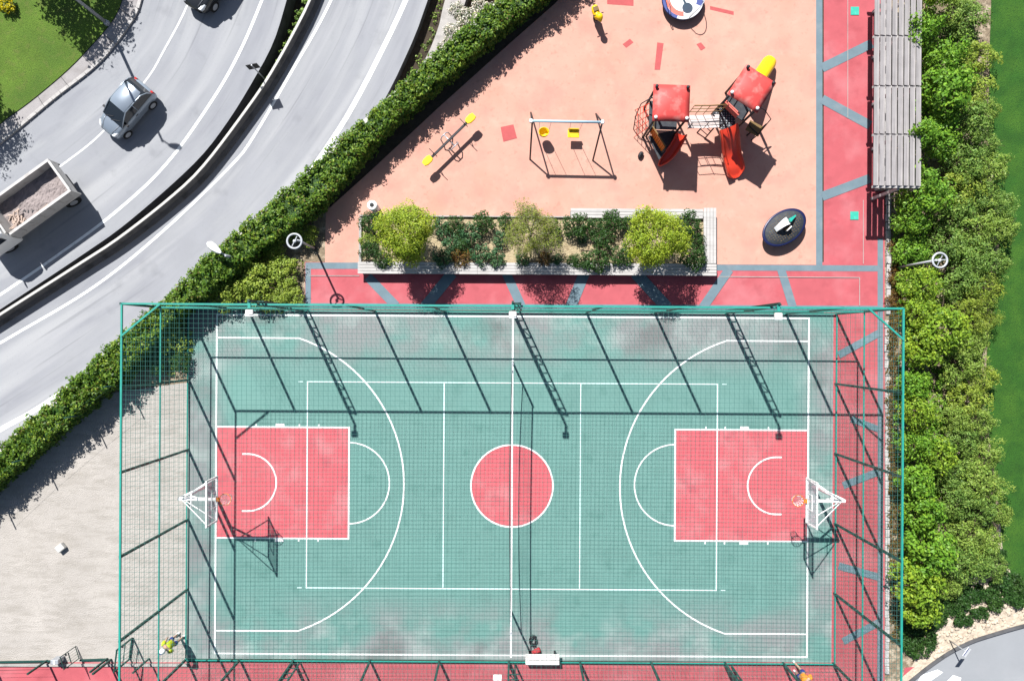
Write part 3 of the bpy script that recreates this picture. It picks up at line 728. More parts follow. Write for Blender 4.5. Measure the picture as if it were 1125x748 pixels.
# floodlight masts: twin poles with rungs
def mast(px_, y, inward, label):
    x = (px_ - 562.5) * .04
    t = thing('floodlight_mast', label, 'floodlight', (x, y - inward * .10, 0), 0, 'floodlight masts along the court fence')
    h = 6.45
    MB().box((0, 0, h / 2), (.08, .08, h)).build('pole', M['greendark'], t)
    MB().box((.28, 0, 2.95), (.06, .06, 5.7)).build('pole', M['greendark'], t)
    z = .6; k = 0
    def rung(f):
        mb = MB(); f(mb); mb.build('rung', M['greendark'], t)
    while z < 5.5:
        rung(lambda mb: mb.box((.14, .0, z), (.19, .035, .035)))
        if k % 3 == 1: rung(lambda mb: mb.bar((.05, 0, z + .03), (.24, 0, z + .44), .03))
        z += .48; k += 1
    rung(lambda mb: mb.box((.14, 0, 5.75), (.24, .04, .04)))
    lamp = MB().box((0, inward * .42, h - .12), (.27, .19, .13)); lo = bevel(lamp.build('lamp_head', M['offwhite'], t), .03)
    MB().box((0, inward * .545, h - .13), (.26, .03, .10)).build('lens', M['lamp_glass'], lo)
    MB().box((0, inward * .15, h - .1), (.10, .22, .07)).build('bracket', M['green'], t)
    return t
for i, x in enumerate((331, 563, 797)):
    mast(x, Y1, -1, ['green ladder mast with white floodlight, north fence of court, nearest the road',
                     'green ladder mast with white floodlight, north fence of court, at the centre line',
                     'green ladder mast with white floodlight, north fence of court, nearest the pergola'][i])
for i, x in enumerate((325, 561, 798)):
    mast(x, Y0, 1, ['green ladder mast on the south court fence, nearest the sandy lot',
                    'green ladder mast on the south court fence, at the centre line beside white bench',
                    'green ladder mast on the south court fence, nearest the orange shirted person'][i])

# ------------------------------------------------------------------ basketball hoops
def hoop(loc, rz, label):
    t = thing('basketball_hoop', label, 'basketball hoop', loc, rz, 'basketball hoops at the court ends')
    MB().tube([(0, 0, 0), (0, 0, 3.0)], .075, 12).build('post', M['white'], t)
    MB().box((0, 0, .012), (.4, .4, .024)).build('base_plate', M['greendark'], t)
    a = MB(); a.box((.71, 0, 2.98), (1.46, .11, .13)); a.bar((0, 0, 2.3), (.75, 0, 2.9), .06); a.build('arm', M['white'], t)
    br = MB()
    for y in (-.82, .82): br.tube([(.1, 0, 3.05), (1.42, y, 3.82)], .022, 6); br.tube([(.1, 0, 2.98), (1.42, y, 2.98)], .022, 6)
    br.tube([(.62, -.3, 3.36), (.62, .3, 3.36)], .02, 6)
    br.build('brace', M['white'], t)
    MB().box((1.46, 0, 3.425), (.02, 1.72, .99)).build('backboard', M['board'], t)
    fr = MB()
    for y in (-.88, .88): fr.box((1.46, y, 3.425), (.05, .06, 1.08))
    for z in (2.92, 3.93): fr.box((1.463, 0, z), (.052, 1.72, .06))
    for y in (-.3, .3): fr.box((1.475, y, 3.28), (.02, .04, .45))
    for z in (3.07, 3.49): fr.box((1.477, 0, z), (.022, .62, .04))
    fr.build('board_frame', M['white'], t)
    rim = MB(); rim.tube([(1.46 + .15 + .23 + .23 * math.cos(a_), .23 * math.sin(a_), 3.05) for a_ in [2 * math.pi * i / 24 for i in range(24)]], .014, 6, closed=True)
    rim.box((1.55, 0, 3.04), (.14, .16, .05)); ro = rim.build('rim', M['orange'], t)
    net = MB()
    for i in range(12):
        for sgnn in (-1, 1):
            a0 = 2 * math.pi * i / 12; a1 = a0 + sgnn * .7
            net.tube([(1.84 + .22 * math.cos(a0), .22 * math.sin(a0), 3.04), (1.84 + .13 * math.cos(a1), .13 * math.sin(a1), 2.62)], .007, 4)
    net.build('net', M['white'], ro)
    return t
bl, brt = P(231.5, 531.5), P(893, 533.5)
hoop((bl.x, bl.y, .011), 0, 'white basketball hoop at the end of court beside the sandy lot')
hoop((brt.x, brt.y, .011), math.pi, 'white basketball hoop at the end of court beside the red path')

# ------------------------------------------------------------------ volleyball net
vb = thing('volleyball_net', 'volleyball net with white top tape across the middle of the court', 'net', (CC.x, CC.y, .011))
for y in (5.42, -5.5):
    MB().tube([(0, y, 0), (0, y, 2.45)], .045, 10).build('post', M['palegrey'], vb)
tp_ = MB(); nt_ = MB(); bt = MB(); n = 24
zs = lambda y: 2.36 - .13 * (1 - (y / 5.45) ** 2)
for i in range(n):
    a, b = -5.45 + 10.85 * i / n, -5.45 + 10.85 * (i + 1) / n
    tp_.bar((.0, a, zs(a)), (.0, b, zs(b)), .035, .07)
    bx_ = lambda y: -.10 * (1 - (y / 5.45) ** 2)
    bt.bar((bx_(a), a, zs(a) - 1.15), (bx_(b), b, zs(b) - 1.15), .03)
for i in range(0, 76):
    y = -5.4 + 10.75 * i / 75; nt_.bar((0, y, zs(y)), (-.10 * (1 - (y / 5.45) ** 2), y, zs(y) - 1.15), .0035)
for k in range(1, 8):
    for i in range(12):
        a, b = -5.45 + 10.85 * i / 12, -5.45 + 10.85 * (i + 1) / 12
        nt_.bar((-.012 * k, a, zs(a) - k * .144), (-.012 * k, b, zs(b) - k * .144), .0035)
tp_.build('top_tape', M['white'], vb); bt.build('bottom_tape', M['dark'], vb); nt_.build('mesh', M['dark'], vb)

# white bench and things lying by it
bp = P(595.5, 718.5)
bn = thing('bench', 'white boxed bench against the south court fence at the centre line', 'bench', (bp.x, bp.y, .011))
s_ = MB()
for y in (-.14, 0, .14): s_.box((0, y, .44), (1.46, .125, .04))
bevel(s_.build('seat', M['offwhite'], bn), .008, 1)
for x in (-.55, .55): MB().box((x, 0, .21), (.08, .36, .42)).build('leg', M['dark'], bn)
bk = MB()
bk.box((0, -.235, .37), (1.46, .035, .22)); bk.box((0, -.235, .14), (1.46, .035, .2))
bevel(bk.build('backrest', M['white'], bn), .008, 1)
rp = P(585.5, 702)
rope = MB(); lr = random.Random(3); pts = []
for i in range(60):
    a = i * .62; r_ = .16 + .06 * math.sin(i * 1.7); pts.append((r_ * math.cos(a) * .8, r_ * math.sin(a) * 1.25, .03 + .10 * abs(math.sin(i * .37)) + .001 * i))
rope.tube(pts, .018, 5)
tag(rope.build('rope_coil', M['dark'], loc=(rp.x, rp.y, .012)), 'dark coiled rope on the court floor near the white bench', 'rope')
bgp = P(589, 714)
bag = thing('sports_bag', 'small crimson bag on the court floor just beside the white bench', 'bag', (bgp.x, bgp.y, .012), .5)
sec = []
for x, w_, h_ in ((-.2, .07, .12), (-.17, .12, .2), (0, .13, .22), (.17, .12, .2), (.2, .07, .12)):
    sec.append([Vector((x, w_ * math.cos(a), max(0, h_ / 2 + h_ / 2 * math.sin(a)))) for a in [2 * math.pi * i / 12 for i in range(12)]])
MB().loft(sec).build('body', M['crimson'], bag)
MB().tube([(-.1, .05, .2), (-.05, .03, .32), (.05, -.03, .32), (.1, -.05, .2)], .012, 6).build('handle', M['dark'], bag)

# ------------------------------------------------------------------ people
def person(loc, rz, label, shirt, shorts, cap, step=.16):
    t = bpy.data.objects
    v = []; e = []; rad = []
    def J(x, y, z, r, parent=None):
        v.append((x, y, z)); rad.append(r); i = len(v) - 1
        if parent is not None: e.append((parent, i))
        return i
    pel = J(0, 0, .93, .135); wa = J(0, .01, 1.08, .125, pel); ch = J(0, .0, 1.30, .15, wa); nk0 = J(0, 0, 1.46, .075, ch); nk = J(0, .01, 1.53, .055, nk0)
    hd = J(0, .025, 1.62, .088, nk); ht = J(0, .02, 1.71, .075, hd)
    for s in (-1, 1):
        hp = J(s * .10, 0, .88, .10, pel); kn = J(s * .12, s * step * .55 + .03, .50, .062, hp); an = J(s * .12, s * step, .09, .042, kn)
        J(s * .13, s * step + .16, .035, .035, an); 
        sh = J(s * .19, 0, 1.42, .065, ch); el = J(s * .27, -.02 - s * .06, 1.14, .046, sh); wr = J(s * .29, .10 - s * .10, .92, .032, el)
        pm = J(s * .295, .13 - s * .11, .86, .034, wr)
        for k, (dx, ln) in enumerate(((-.03, .07), (-.01, .085), (.01, .08), (.03, .06))):
            f0 = J(s * .295 + .0, .13 + dx - s * .11, .81, .009, pm); J(s * .29, .145 + dx - s * .11, .81 - ln * .8, .008, f0)
        th = J(s * .27, .165 - s * .11, .85, .010, pm); J(s * .26, .19 - s * .11, .80, .009, th)
    me = bpy.data.meshes.new('person'); me.from_pydata(v, e, []); me.materials.append(M['skin'])
    o = bpy.data.objects.new('person', me); COL.objects.link(o); o.location = loc; o.rotation_euler = (0, 0, rz)
    tag(o, label, 'person')
    sk = o.modifiers.new('skin', 'SKIN'); sk.use_smooth_shade = True
    for i, r_ in enumerate(rad): me.skin_vertices[0].data[i].radius = (r_, r_ * .92)
    me.skin_vertices[0].data[0].use_root = True
    o.modifiers.new('sub', 'SUBSURF').levels = 1; o.modifiers['sub'].render_levels = 2
    def cloth(nm, chain, m):
        vs = []; es = []; rr = []
        for path in chain:
            pr = None
            for (x, y, z, r_) in path:
                vs.append((x, y, z)); rr.append(r_)
                if pr is not None: es.append((pr, len(vs) - 1))
                pr = len(vs) - 1
        mm = bpy.data.meshes.new(nm); mm.from_pydata(vs, es, []); mm.materials.append(m)
        c = bpy.data.objects.new(nm, mm); COL.objects.link(c); c.parent = o
        k = c.modifiers.new('skin', 'SKIN'); k.use_smooth_shade = True
        for i, r_ in enumerate(rr): mm.skin_vertices[0].data[i].radius = (r_, r_ * .95)
        seen = set(); off = 0
        for path in chain: mm.skin_vertices[0].data[off].use_root = True; off += len(path)
        c.modifiers.new('sub', 'SUBSURF').render_levels = 2
    cloth('shirt', [[(0, 0, .88, .185), (0, .01, 1.08, .18), (0, 0, 1.30, .205), (0, 0, 1.44, .12)], [(-.13, 0, 1.41, .10), (-.20, 0, 1.40, .10), (-.26, 0, 1.20, .09)], [(.13, 0, 1.41, .10), (.20, 0, 1.40, .10), (.26, 0, 1.20, .09)]], shirt)
    cloth('shorts', [[(0, 0, .98, .155), (0, 0, .86, .15)], [(-.10, 0, .88, .125), (-.125, -step * .3, .62, .105)], [(.10, 0, .88, .125), (.125, step * .3, .62, .105)]], shorts)
    cp = MB(); cp.lathe([(.118, -.03), (.12, .03), (.10, .09), (.05, .125), (.001, .135)], (0, .015, 1.70), 18, 0)
    pts_ = [Vector((.1 * math.cos(a), .09 + .12 * math.sin(a), 1.70)) for a in [math.pi * i / 10 for i in range(11)]]
    cp.add([(p.x, p.y, p.z) for p in pts_] + [(p.x, p.y, p.z - .012) for p in pts_], [tuple(range(11)), tuple(range(21, 10, -1))] + [(i, i + 1, i + 12, i + 11) for i in range(10)], 1)
    cp.build('cap', [cap, M['bluecloth']], o)
    for s in (-1, 1):
        fc = MB(); fc.lathe([(.001, -.012), (.011, -.006), (.012, 0), (.009, .009), (.001, .012)], (s * .032, .108, 1.635), 8); fc.build('eye', M['hair'], o)
        er = MB(); er.lathe([(.004, -.03), (.016, -.015), (.018, .01), (.006, .03)], (s * .092, .015, 1.63), 8); er.build('ear', M['skin'], o)
    MB().add([(-.018, .10, 1.60), (.018, .10, 1.60), (0, .14, 1.605), (0, .105, 1.65)], [(0, 1, 2), (0, 2, 3), (1, 3, 2), (0, 3, 1)]).build('nose', M['skin'], o)
    MB().box((0, .10, 1.572), (.05, .014, .012)).build('mouth', M['pink'], o)
    for s in (-1, 1):
        sh_ = MB().loft([[Vector((s * .12 + w * math.cos(a), s * step + y, max(.004, .05 + h * math.sin(a)))) for a in [2 * math.pi * i / 10 for i in range(10)]] for y, w, h in ((-.08, .03, .04), (-.05, .048, .06), (.08, .05, .05), (.17, .045, .035), (.20, .02, .02))])
        sh_.build('shoe', M['whitecloth'], o)
    return o
a = P(199.5, 696.5); person((a.x, a.y, .01), R(131), 'person in lime yellow shirt and white cap standing on the sandy lot by the court', M['lime'], M['bluecloth'], M['whitecloth'], .06)
a = P(872.5, 729.5); person((a.x, a.y - .08, .005), R(221), 'person in orange shirt and white cap walking on the path below the court', M['orangecloth'], M['bluecloth'], M['whitecloth'])

# low fence and two open gates along the sandy lot
lf = thing('low_fence', 'low dark green post and wire fence on the south edge of the sandy lot', 'fence')
pp = [(-60, 727), (-8, 727), (52, 725), (118, 723)]
pw = [P(*q) for q in pp]
for q in pw: MB().box(q + Vector((0, 0, .66)), (.07, .07, 1.32)).build('post', M['greendark'], lf)
rl = MB(); rl.bar(P(-60, 727) + Vector((0, 0, .08)), P(60, 725) + Vector((0, 0, .08)), .07); rl.bar(P(89, 724) + Vector((0, 0, .08)), P(118, 723) + Vector((0, 0, .08)), .07)
rl.build('bottom_rail', M['greendark'], lf)
for z in (.5, .9, 1.25):
    w = MB(); w.tube([pw[0] + Vector((0, 0, z)), pw[2] + Vector((0, 0, z))], .005, 4); w.build('wire', M['greendark'], lf)
kk = MB(); kk.bar(P(-60, 729.5) + Vector((0, 0, .05)), P(207, 729.5) + Vector((0, 0, .05)), .1, .1); struct(kk.build('kerb', M['concrete']))
def gate(hinge, free, label, m, r=.022, h=1.28):
    a, b = P(*hinge), P(*free); d = b - a
    t = thing('gate', label, 'gate', a, math.atan2(d.y, d.x)); l = d.length
    f = MB()
    for x in (0, l): f.box((x, 0, h / 2 + .04), (r * 2, r * 2, h))
    for z in (.08, h): f.box((l / 2, 0, z), (l - r * 2, r * 1.8, r * 1.8))
    f.build('frame', m, t)
    g_ = MB()
    for k in range(1, 5): g_.box((l * k / 5, 0, h / 2 + .04), (.008, .008, h - .1))
    g_.box((l / 2, 0, .62), (l - .06, .03, .03)); g_.build('infill', m, t)
    MB().box((l * .9, .03, .75), (.1, .05, .05)).build('latch', M['dark'], t)
gate((88, 722), (84, 709), 'thin wire gate standing open on the sandy lot, second from the court', M['greendark'], .014, 1.15)
gate((143, 723), (146, 700), 'dark green gate standing open on the sandy lot next to the court fence', M['greendark'], .028, 1.3)
gp = MB(); gp.box(P(122, 724) + Vector((0, 0, .7)), (.08, .08, 1.4)); gp.box(P(164, 723) + Vector((0, 0, .7)), (.06, .06, 1.4))
gpo = gp.build('gate_post', M['greendark'], lf)
q = P(67, 722); mb_ = thing('meter_box', 'grey metal box with white stripe on the low fence by the wire gate', 'box', q, .05)
bevel(MB().box((0, 0, .26), (.34, .2, .44)).build('body', M['grey'], mb_), .015, 1); MB().box((.0, 0, .487), (.08, .16, .01)).build('stripe', M['white'], mb_)
q = P(68.5, 600.5)
blk = MB().box((0, 0, .11), (.36, .30, .22)); tag(bevel(blk.build('stone_block', M['coping'], loc=(q.x, q.y, .003)), .03), 'single pale stone block lying on the bare sandy lot', 'stone block').rotation_euler[2] = .7

# ================================================================== PLANTER BENCH
pz = .46
def pzq(x, y): return P(x, y, pz)
pl = thing('planter_bench', 'long rectangular planter edged with weathered pale timber bench boards', 'planter')
def boards(name, a, b, w, n, parent, z=pz):
    a, b = pzq(*a), pzq(*b); d = (b - a).normalized(); nrm = Vector((-d.y, d.x, 0)); mb = MB(); bw = w / n
    L_ = (b - a).length; segs = max(1, int(L_ / 2.4))
    for k in range(n):
        for s in range(segs):
            p, q2 = a.lerp(b, s / segs), a.lerp(b, (s + .996) / segs); o2 = nrm * (bw * (k + .5) - w / 2)
            mb.bar(p + o2 + Vector((0, 0, -.02)), q2 + o2 + Vector((0, 0, -.02 + rnd.uniform(-.003, .003))), bw * .88, .04)
    return mb.build(name, M['wood'], parent)
boards('bench_board', (393, 294), (787.5, 296.5), .52, 4, pl)
boards('bench_board', (780, 228.5), (780, 289.6), .56, 4, pl)
boards('bench_board', (627, 234), (772.6, 235), .42, 3, pl)
pb = MB(); zt = pz - .045
def wallbox(x0, y0, x1, y1, m=0):
    a, b = P(x0, y0, pz), P(x1, y1, pz)
    pb.prism([(a.x, b.y), (b.x, b.y), (b.x, a.y), (a.x, a.y)], 0, zt)
wallbox(395, 290, 785, 299.5); wallbox(774.5, 232, 785, 289.8); wallbox(627, 231, 774.2, 237.5); wallbox(394, 236, 626.6, 238.8); wallbox(394, 239, 396.5, 289.8)
pb.build('planter_wall', M['concrete'], pl)
so = MB(); so.flat([P(396.6, 289, .3), P(774, 290, .3), P(774, 238, .3), P(396.6, 238, .3)], .30)
M['planter_soil'] = overlay(mat('planter_soil', (0.36, 0.29, 0.18), 0.25, 4, .95, .8, 18), (0.2, 0.15, 0.09), 4, .5, .65, .8)
so.build('soil', M['planter_soil'], pl, fix=False)
PG = 'shrubs planted in the planter bench'
hose = MB(); hose.tube([P(640, 275, .33), P(665, 277, .34), P(690, 262, .36), P(660, 266, .34), P(632, 268, .33)], .012, 6); hose.build('hose', M['dark'], pl)
def planter_tree(key, x, y, zc, s, label):
    b = P(x, y, zc); plant(key, 'tree', label, 'tree', (b.x, b.y, .3), scale=s)
planter_tree('bushtree', 446, 257, 1.9, .98, 'yellow green young tree in the planter, nearest the white litter bin')
planter_tree('ashtree', 583, 255, 1.9, .92, 'ashen sparse young tree in the middle of the planter')
planter_tree('bushtree', 718, 262, 1.9, 1.0, 'bright yellow green young tree in the planter, nearest the rocking disc')
small = [('deep', 407, 246, 1.0), ('deep', 405, 275, .85), ('deep', 421, 284, .8), ('low', 404, 262, .45), ('bluish', 484, 250, 1.0), ('deep', 500, 247, .9), ('bluish', 497, 268, 1.1), ('bluish', 486, 283, 1.05),
         ('rust', 506, 282, 1.0), ('bluish', 516, 257, 1.2), ('deep', 530, 246, 1.0), ('bluish', 528, 280, 1.1), ('deep', 508, 270, .8), ('bluish', 545, 283, 1.0), ('bluish', 550, 262, .9), ('deep', 557, 245, .8),
         ('deep', 606, 252, .9), ('deep', 633, 248, 1.15), ('deep', 652, 251, .85), ('deep', 671, 245, 1.05), ('deep', 664, 263, 1.0), ('bluish', 640, 262, .5), ('deep', 657, 285, 1.1), ('deep', 641, 286, .8), ('deep', 628, 286, .55),
         ('deep', 683, 280, 1.0), ('deep', 757, 247, 1.1), ('deep', 764, 263, .8), ('deep', 762, 282, 1.15), ('deep', 748, 262, .75), ('bluish', 612, 285, .6), ('rust', 598, 284, .7), ('deep', 690, 247, .7), ('bluish', 574, 284, .8)]
nmk = {'deep': ('shrub', 'dark green rounded shrub'), 'bluish': ('shrub', 'bluish green leafy plant'), 'rust': ('shrub', 'rusty brown low plant'), 'low': ('shrub', 'yellow green low shrub')}
def where(x, y):
    v = 'back row' if y < 253 else ('front row' if y > 276 else 'middle row')
    h = 'by the litter bin' if x < 425 else 'right of the first tree' if x < 512 else 'left of the ashen tree' if x < 565 else 'right of the ashen tree' if x < 625 else 'left of the brightest tree' if x < 700 else 'by the end boards'
    return h, v
used = {}
for key, x, y, s in small:
    b = P(x, y, .6); h, v = where(x, y); base = f'{nmk[key][1]}, planter {v}, {h}'
    used[base] = used.get(base, 0) + 1; k = used[base]
    lb = base if k == 1 else base + (', second along' if k == 2 else ', third along')
    plant(key, 'shrub', lb, 'shrub', (b.x, b.y, .29), scale=s * 1.08, group=PG)

# ================================================================== LITTER BIN
q = P(409, 226, .8)
bn = thing('litter_bin', 'white round litter bin with dark opening beside the planter', 'bin', (q.x, q.y, .005))
MB().lathe([(.17, 0), (.19, .05), (.22, .78), (.20, .8)], n=24).build('body', M['white'], bn)
ld = MB(); ld.tube([(.15 * math.cos(a), .15 * math.sin(a), .83) for a in [2 * math.pi * i / 24 for i in range(24)]], .068, 10, closed=True); ld.build('rim', M['white'], bn)
MB().lathe([(.10, .795), (.10, .835), (.02, .84)], n=16).build('opening', M['black'], bn)

# ================================================================== PLAYGROUND
# swing set
q = P(618.5, 150.3); sw = thing('swing_set', 'playground swing frame with two yellow seats and light blue top bar', 'swing', (q.x, q.y, .004), -.012)
hw, hh = 1.46, 2.2
MB().tube([(-hw - .08, 0, hh), (hw + .08, 0, hh)], .055, 12).build('top_bar', mat('light_blue_steel', (0.30, 0.44, 0.52), .05, 4, .4), sw)
for s in (-1, 1):
    for d in (-1, 1):
        MB().tube([(s * (hw - .03) + (.02 if d < 0 else -.12 * s * 0), d * .04, hh - .03), (s * (hw - .03) * (1.0 if d > 0 or s < 0 else .93), d * 1.03, 0)], .036, 8).build('leg', M['dark'], sw)
    cl_ = MB().box((s * hw, 0, hh), (.12, .15, .15)); bevel(cl_.build('clamp', M['white'], sw), .02, 1)
for x, kind in ((-.87, 0), (.42, 1)):
    ch_ = MB()
    for dx in (-.24, .24): ch_.tube([(x + dx * 1.0, 0, hh - .04), (x + dx * .85, -.12 * 0, .52)], .009, 5)
    ch_.build('chain', M['grey'], sw)
    if kind == 0:
        s_ = MB(); s_.lathe([(.16, .40), (.20, .43), (.22, .56), (.235, .72), (.205, .72), (.19, .50), (.05, .46)], (x, 0, 0), 18, 0, 1.0, .85); s_.build('seat', M['yellow'], sw)
    else:
        s_ = MB().box((x, 0, .47), (.50, .34, .05)); s_.box((x, .17, .56), (.46, .04, .2)); bevel(s_.build('seat', M['yellow'], sw), .02)
# seesaw
a, b = P(470, 177, .62), P(517, 131, .62); mid = (a + b) / 2; d = b - a
ss = thing('seesaw', 'black seesaw with a yellow seat at each end beside the hedge', 'seesaw', (mid.x, mid.y, .004), math.atan2(d.y, d.x)); l = d.length / 2
MB().bar((-l + .1, 0, .62), (l - .1, 0, .62), .09, .10).build('beam', M['dark'], ss)
for s in (-1, 1):
    sec = [[Vector((s * l + x, y * w, .66 + z)) for y, z in ((-.16, 0), (.16, 0), (.15, .09), (-.15, .09))] for x, w in ((-.24, .6), (-.12, 1), (.10, 1.05), (.22, .75))]
    bevel(MB().loft(sec, smooth=False).build('seat', M['yellow'], ss), .025)
    hb = MB(); x = s * (l - .36); hb.tube([(x, 0, .66), (x - s * .02, 0, .98)], .018, 6); hb.tube([(x - s * .02, -.24, .98), (x - s * .02, .24, .98)], .016, 6); hb.build('handlebar', M['dark'], ss)
    hp = MB(); y = s * .2
    hp.tube([(-.26, y * .6, 0), (-.22, y * 1.6, .42), (-.12, y * 1.7, .56), (.12, y * 1.7, .56), (.22, y * 1.6, .42), (.26, y * .6, 0)], .026, 8); hp.build('support_hoop', M['grey'], ss)
MB().tube([(0, -.36, .55), (0, .36, .55)], .03, 8).build('pivot', M['grey'], ss)
# yellow spring rider
q = P(655, 17.5, .35)
sr = thing('spring_rider', 'yellow spring rider toy on the peach floor near the hedge', 'spring rider', (q.x, q.y, .004), R(-70))
spg = [(.10 * math.cos(a), .10 * math.sin(a), .03 + .30 * i / 60) for i, a in enumerate([i * .55 for i in range(61)])]
MB().tube(spg, .016, 6).build('spring', M['dark'], sr)
def ell(t, n=14): return [2 * math.pi * i / n for i in range(n)]
sec = [[Vector((x, w * math.cos(a), z + h * math.sin(a))) for a in ell(0)] for x, w, z, h in ((-.36, .03, .60, .03), (-.32, .13, .58, .11), (-.16, .17, .52, .16), (.05, .15, .50, .16), (.20, .14, .56, .16), (.27, .06, .60, .08))]
MB().loft(sec).build('body', M['yellow'], sr)
sec = [[Vector((.26 + x, w * math.cos(a), z + h * math.sin(a))) for a in ell(0)] for x, w, z, h in ((-.16, .03, .78, .03), (-.11, .12, .80, .11), (0, .155, .82, .15), (.1, .12, .80, .12), (.18, .06, .77, .06), (.22, .02, .76, .02))]
MB().loft(sec).build('head', M['yellow'], sr)
MB().tube([(.12, -.24, .74), (.12, .24, .74)], .02, 8).build('handlebar', M['dark'], sr)
bevel(MB().box((-.16, 0, .69), (.20, .22, .04)).build('seat', M['olive'], sr), .01)

# roundabout at the top edge
q = P(750.5, -1, .35)
ra = thing('roundabout', 'round playground roundabout painted white, coral and blue at the floor edge', 'roundabout', (q.x, q.y, .004), 0)
MB().lathe([(.55, .02), (.88, .22), (.93, .30), (.93, .34), (.80, .345)], n=40).build('platform', M['navy'], ra)
def sector(r0, r1, a0, a1, z, n=20):
    mb = MB(); pts = [(r1 * math.cos(R(a0 + (a1 - a0) * i / n)), r1 * math.sin(R(a0 + (a1 - a0) * i / n))) for i in range(n + 1)] + [(r0 * math.cos(R(a1 - (a1 - a0) * i / n)), r0 * math.sin(R(a1 - (a1 - a0) * i / n))) for i in range(n + 1)]
    mb.prism(pts, z - .01, z); return mb
m_ = MB().lathe([(.9, .346), (.89, .356), (.01, .357)], n=40); m_.build('deck', M['white'], ra)
sector(.56, .76, 165, 272, .364).build('painted_band', M['pink'], ra)
sector(.77, .90, 150, 252, .364).build('painted_band', M['bluedecal'], ra)
sector(.60, .86, -22, 30, .364).build('painted_band', M['bluedecal'], ra)
MB().tube([(0, 0, .35), (0, 0, .85)], .05, 10).build('centre_post', M['grey'], ra)
MB().lathe([(.22, .84), (.23, .87), (.05, .89)], n=20).build('hand_wheel', M['teal'], ra)
for k in range(3):
    a0 = R(200 + k * 120); arcp = []
    for i in range(9):
        f = i / 8; aa = a0 + (f - .5) * 1.1; zz = .36 + .62 * math.sin(math.pi * f) ** .5
        arcp.append((.86 * math.cos(aa), .86 * math.sin(aa), zz))
    MB().tube(arcp, .018, 6).build('handrail', M['palegrey'], ra)

# rocking disc (boat shaped spinner)
q = P(861.5, 250, .45)
bo = thing('rocking_disc', 'navy oval rocking disc with dark deck and white curved seat', 'spinner', (q.x, q.y, .004), R(35))
MB().lathe([(.18, 0), (.20, .08), (.42, .20), (.90, .36), (.97, .42), (.97, .46), (.90, .465)], n=44, sx=1.08, sy=.72).build('hull', M['navy'], bo)
MB().lathe([(.86, .466), (.85, .478), (.01, .479)], n=44, sx=1.08, sy=.72).build('deck', M['deck'], bo)
dots = MB()
for i in range(-7, 8):
    for j in range(-5, 6):
        if (i / 7.6) ** 2 + (j / 5.2) ** 2 < .95 and (abs(i) > 2 or abs(j) > 2): dots.box((i * .11, j * .10, .482), (.03, .03, .008))
ds = dots.build('deck_stud', M['olive'], bo)
ar = MB(); sec = []
for i in range(13):
    f = i / 12; x = -.42 + .72 * f; z = .48 + .42 * math.sin(math.pi * (f * .9 + .06)); yc = .14 + .06 * math.sin(math.pi * f)
    w = .10 + .09 * f; sec.append([Vector((x, yc - w, z)), Vector((x, yc + w, z)), Vector((x, yc + w, z - .03)), Vector((x, yc - w, z - .03))])
ar.loft(sec, smooth=False); ar.build('seat_arch', M['white'], bo)
MB().loft([[Vector((.24, .14 + w, z)), Vector((.24 + .42, .16 + w * .3, .60)), Vector((.24, .14 + w, z - .14))] for w, z in ((-.08, .82), (.08, .82))], smooth=False).build('fin', M['teal'], bo)
hd_ = MB(); hd_.tube([(-.06, -.16, .48), (-.06, -.16, .72)], .022, 6); hd_.tube([(.18, -.12, .48), (.18, -.12, .72)], .022, 6); hd_.tube([(-.06, -.16, .72), (.18, -.12, .72)], .03, 6)
hd_.build('handle', M['white'], bo)
MB().box((.06, -.14, .56), (.26, .12, .12)).build('foot_block', M['olive'], bo)
q = P(703.5, 171); dg = thing('bag', 'small dark bag dropped on the peach floor near the red climbing tower', 'bag', (q.x, q.y, .005), 1.1)
sec = [[Vector((x, w * math.cos(a), max(0, .09 + h * math.sin(a)))) for a in ell(0, 12)] for x, w, h in ((-.15, .04, .05), (-.12, .09, .09), (0, .11, .12), (.12, .09, .09), (.15, .04, .05))]
MB().loft(sec).build('body', M['dark'], dg); MB().tube([(-.08, 0, .19), (0, .03, .27), (.08, 0, .19)], .01, 5).build('strap', M['dark'], dg)

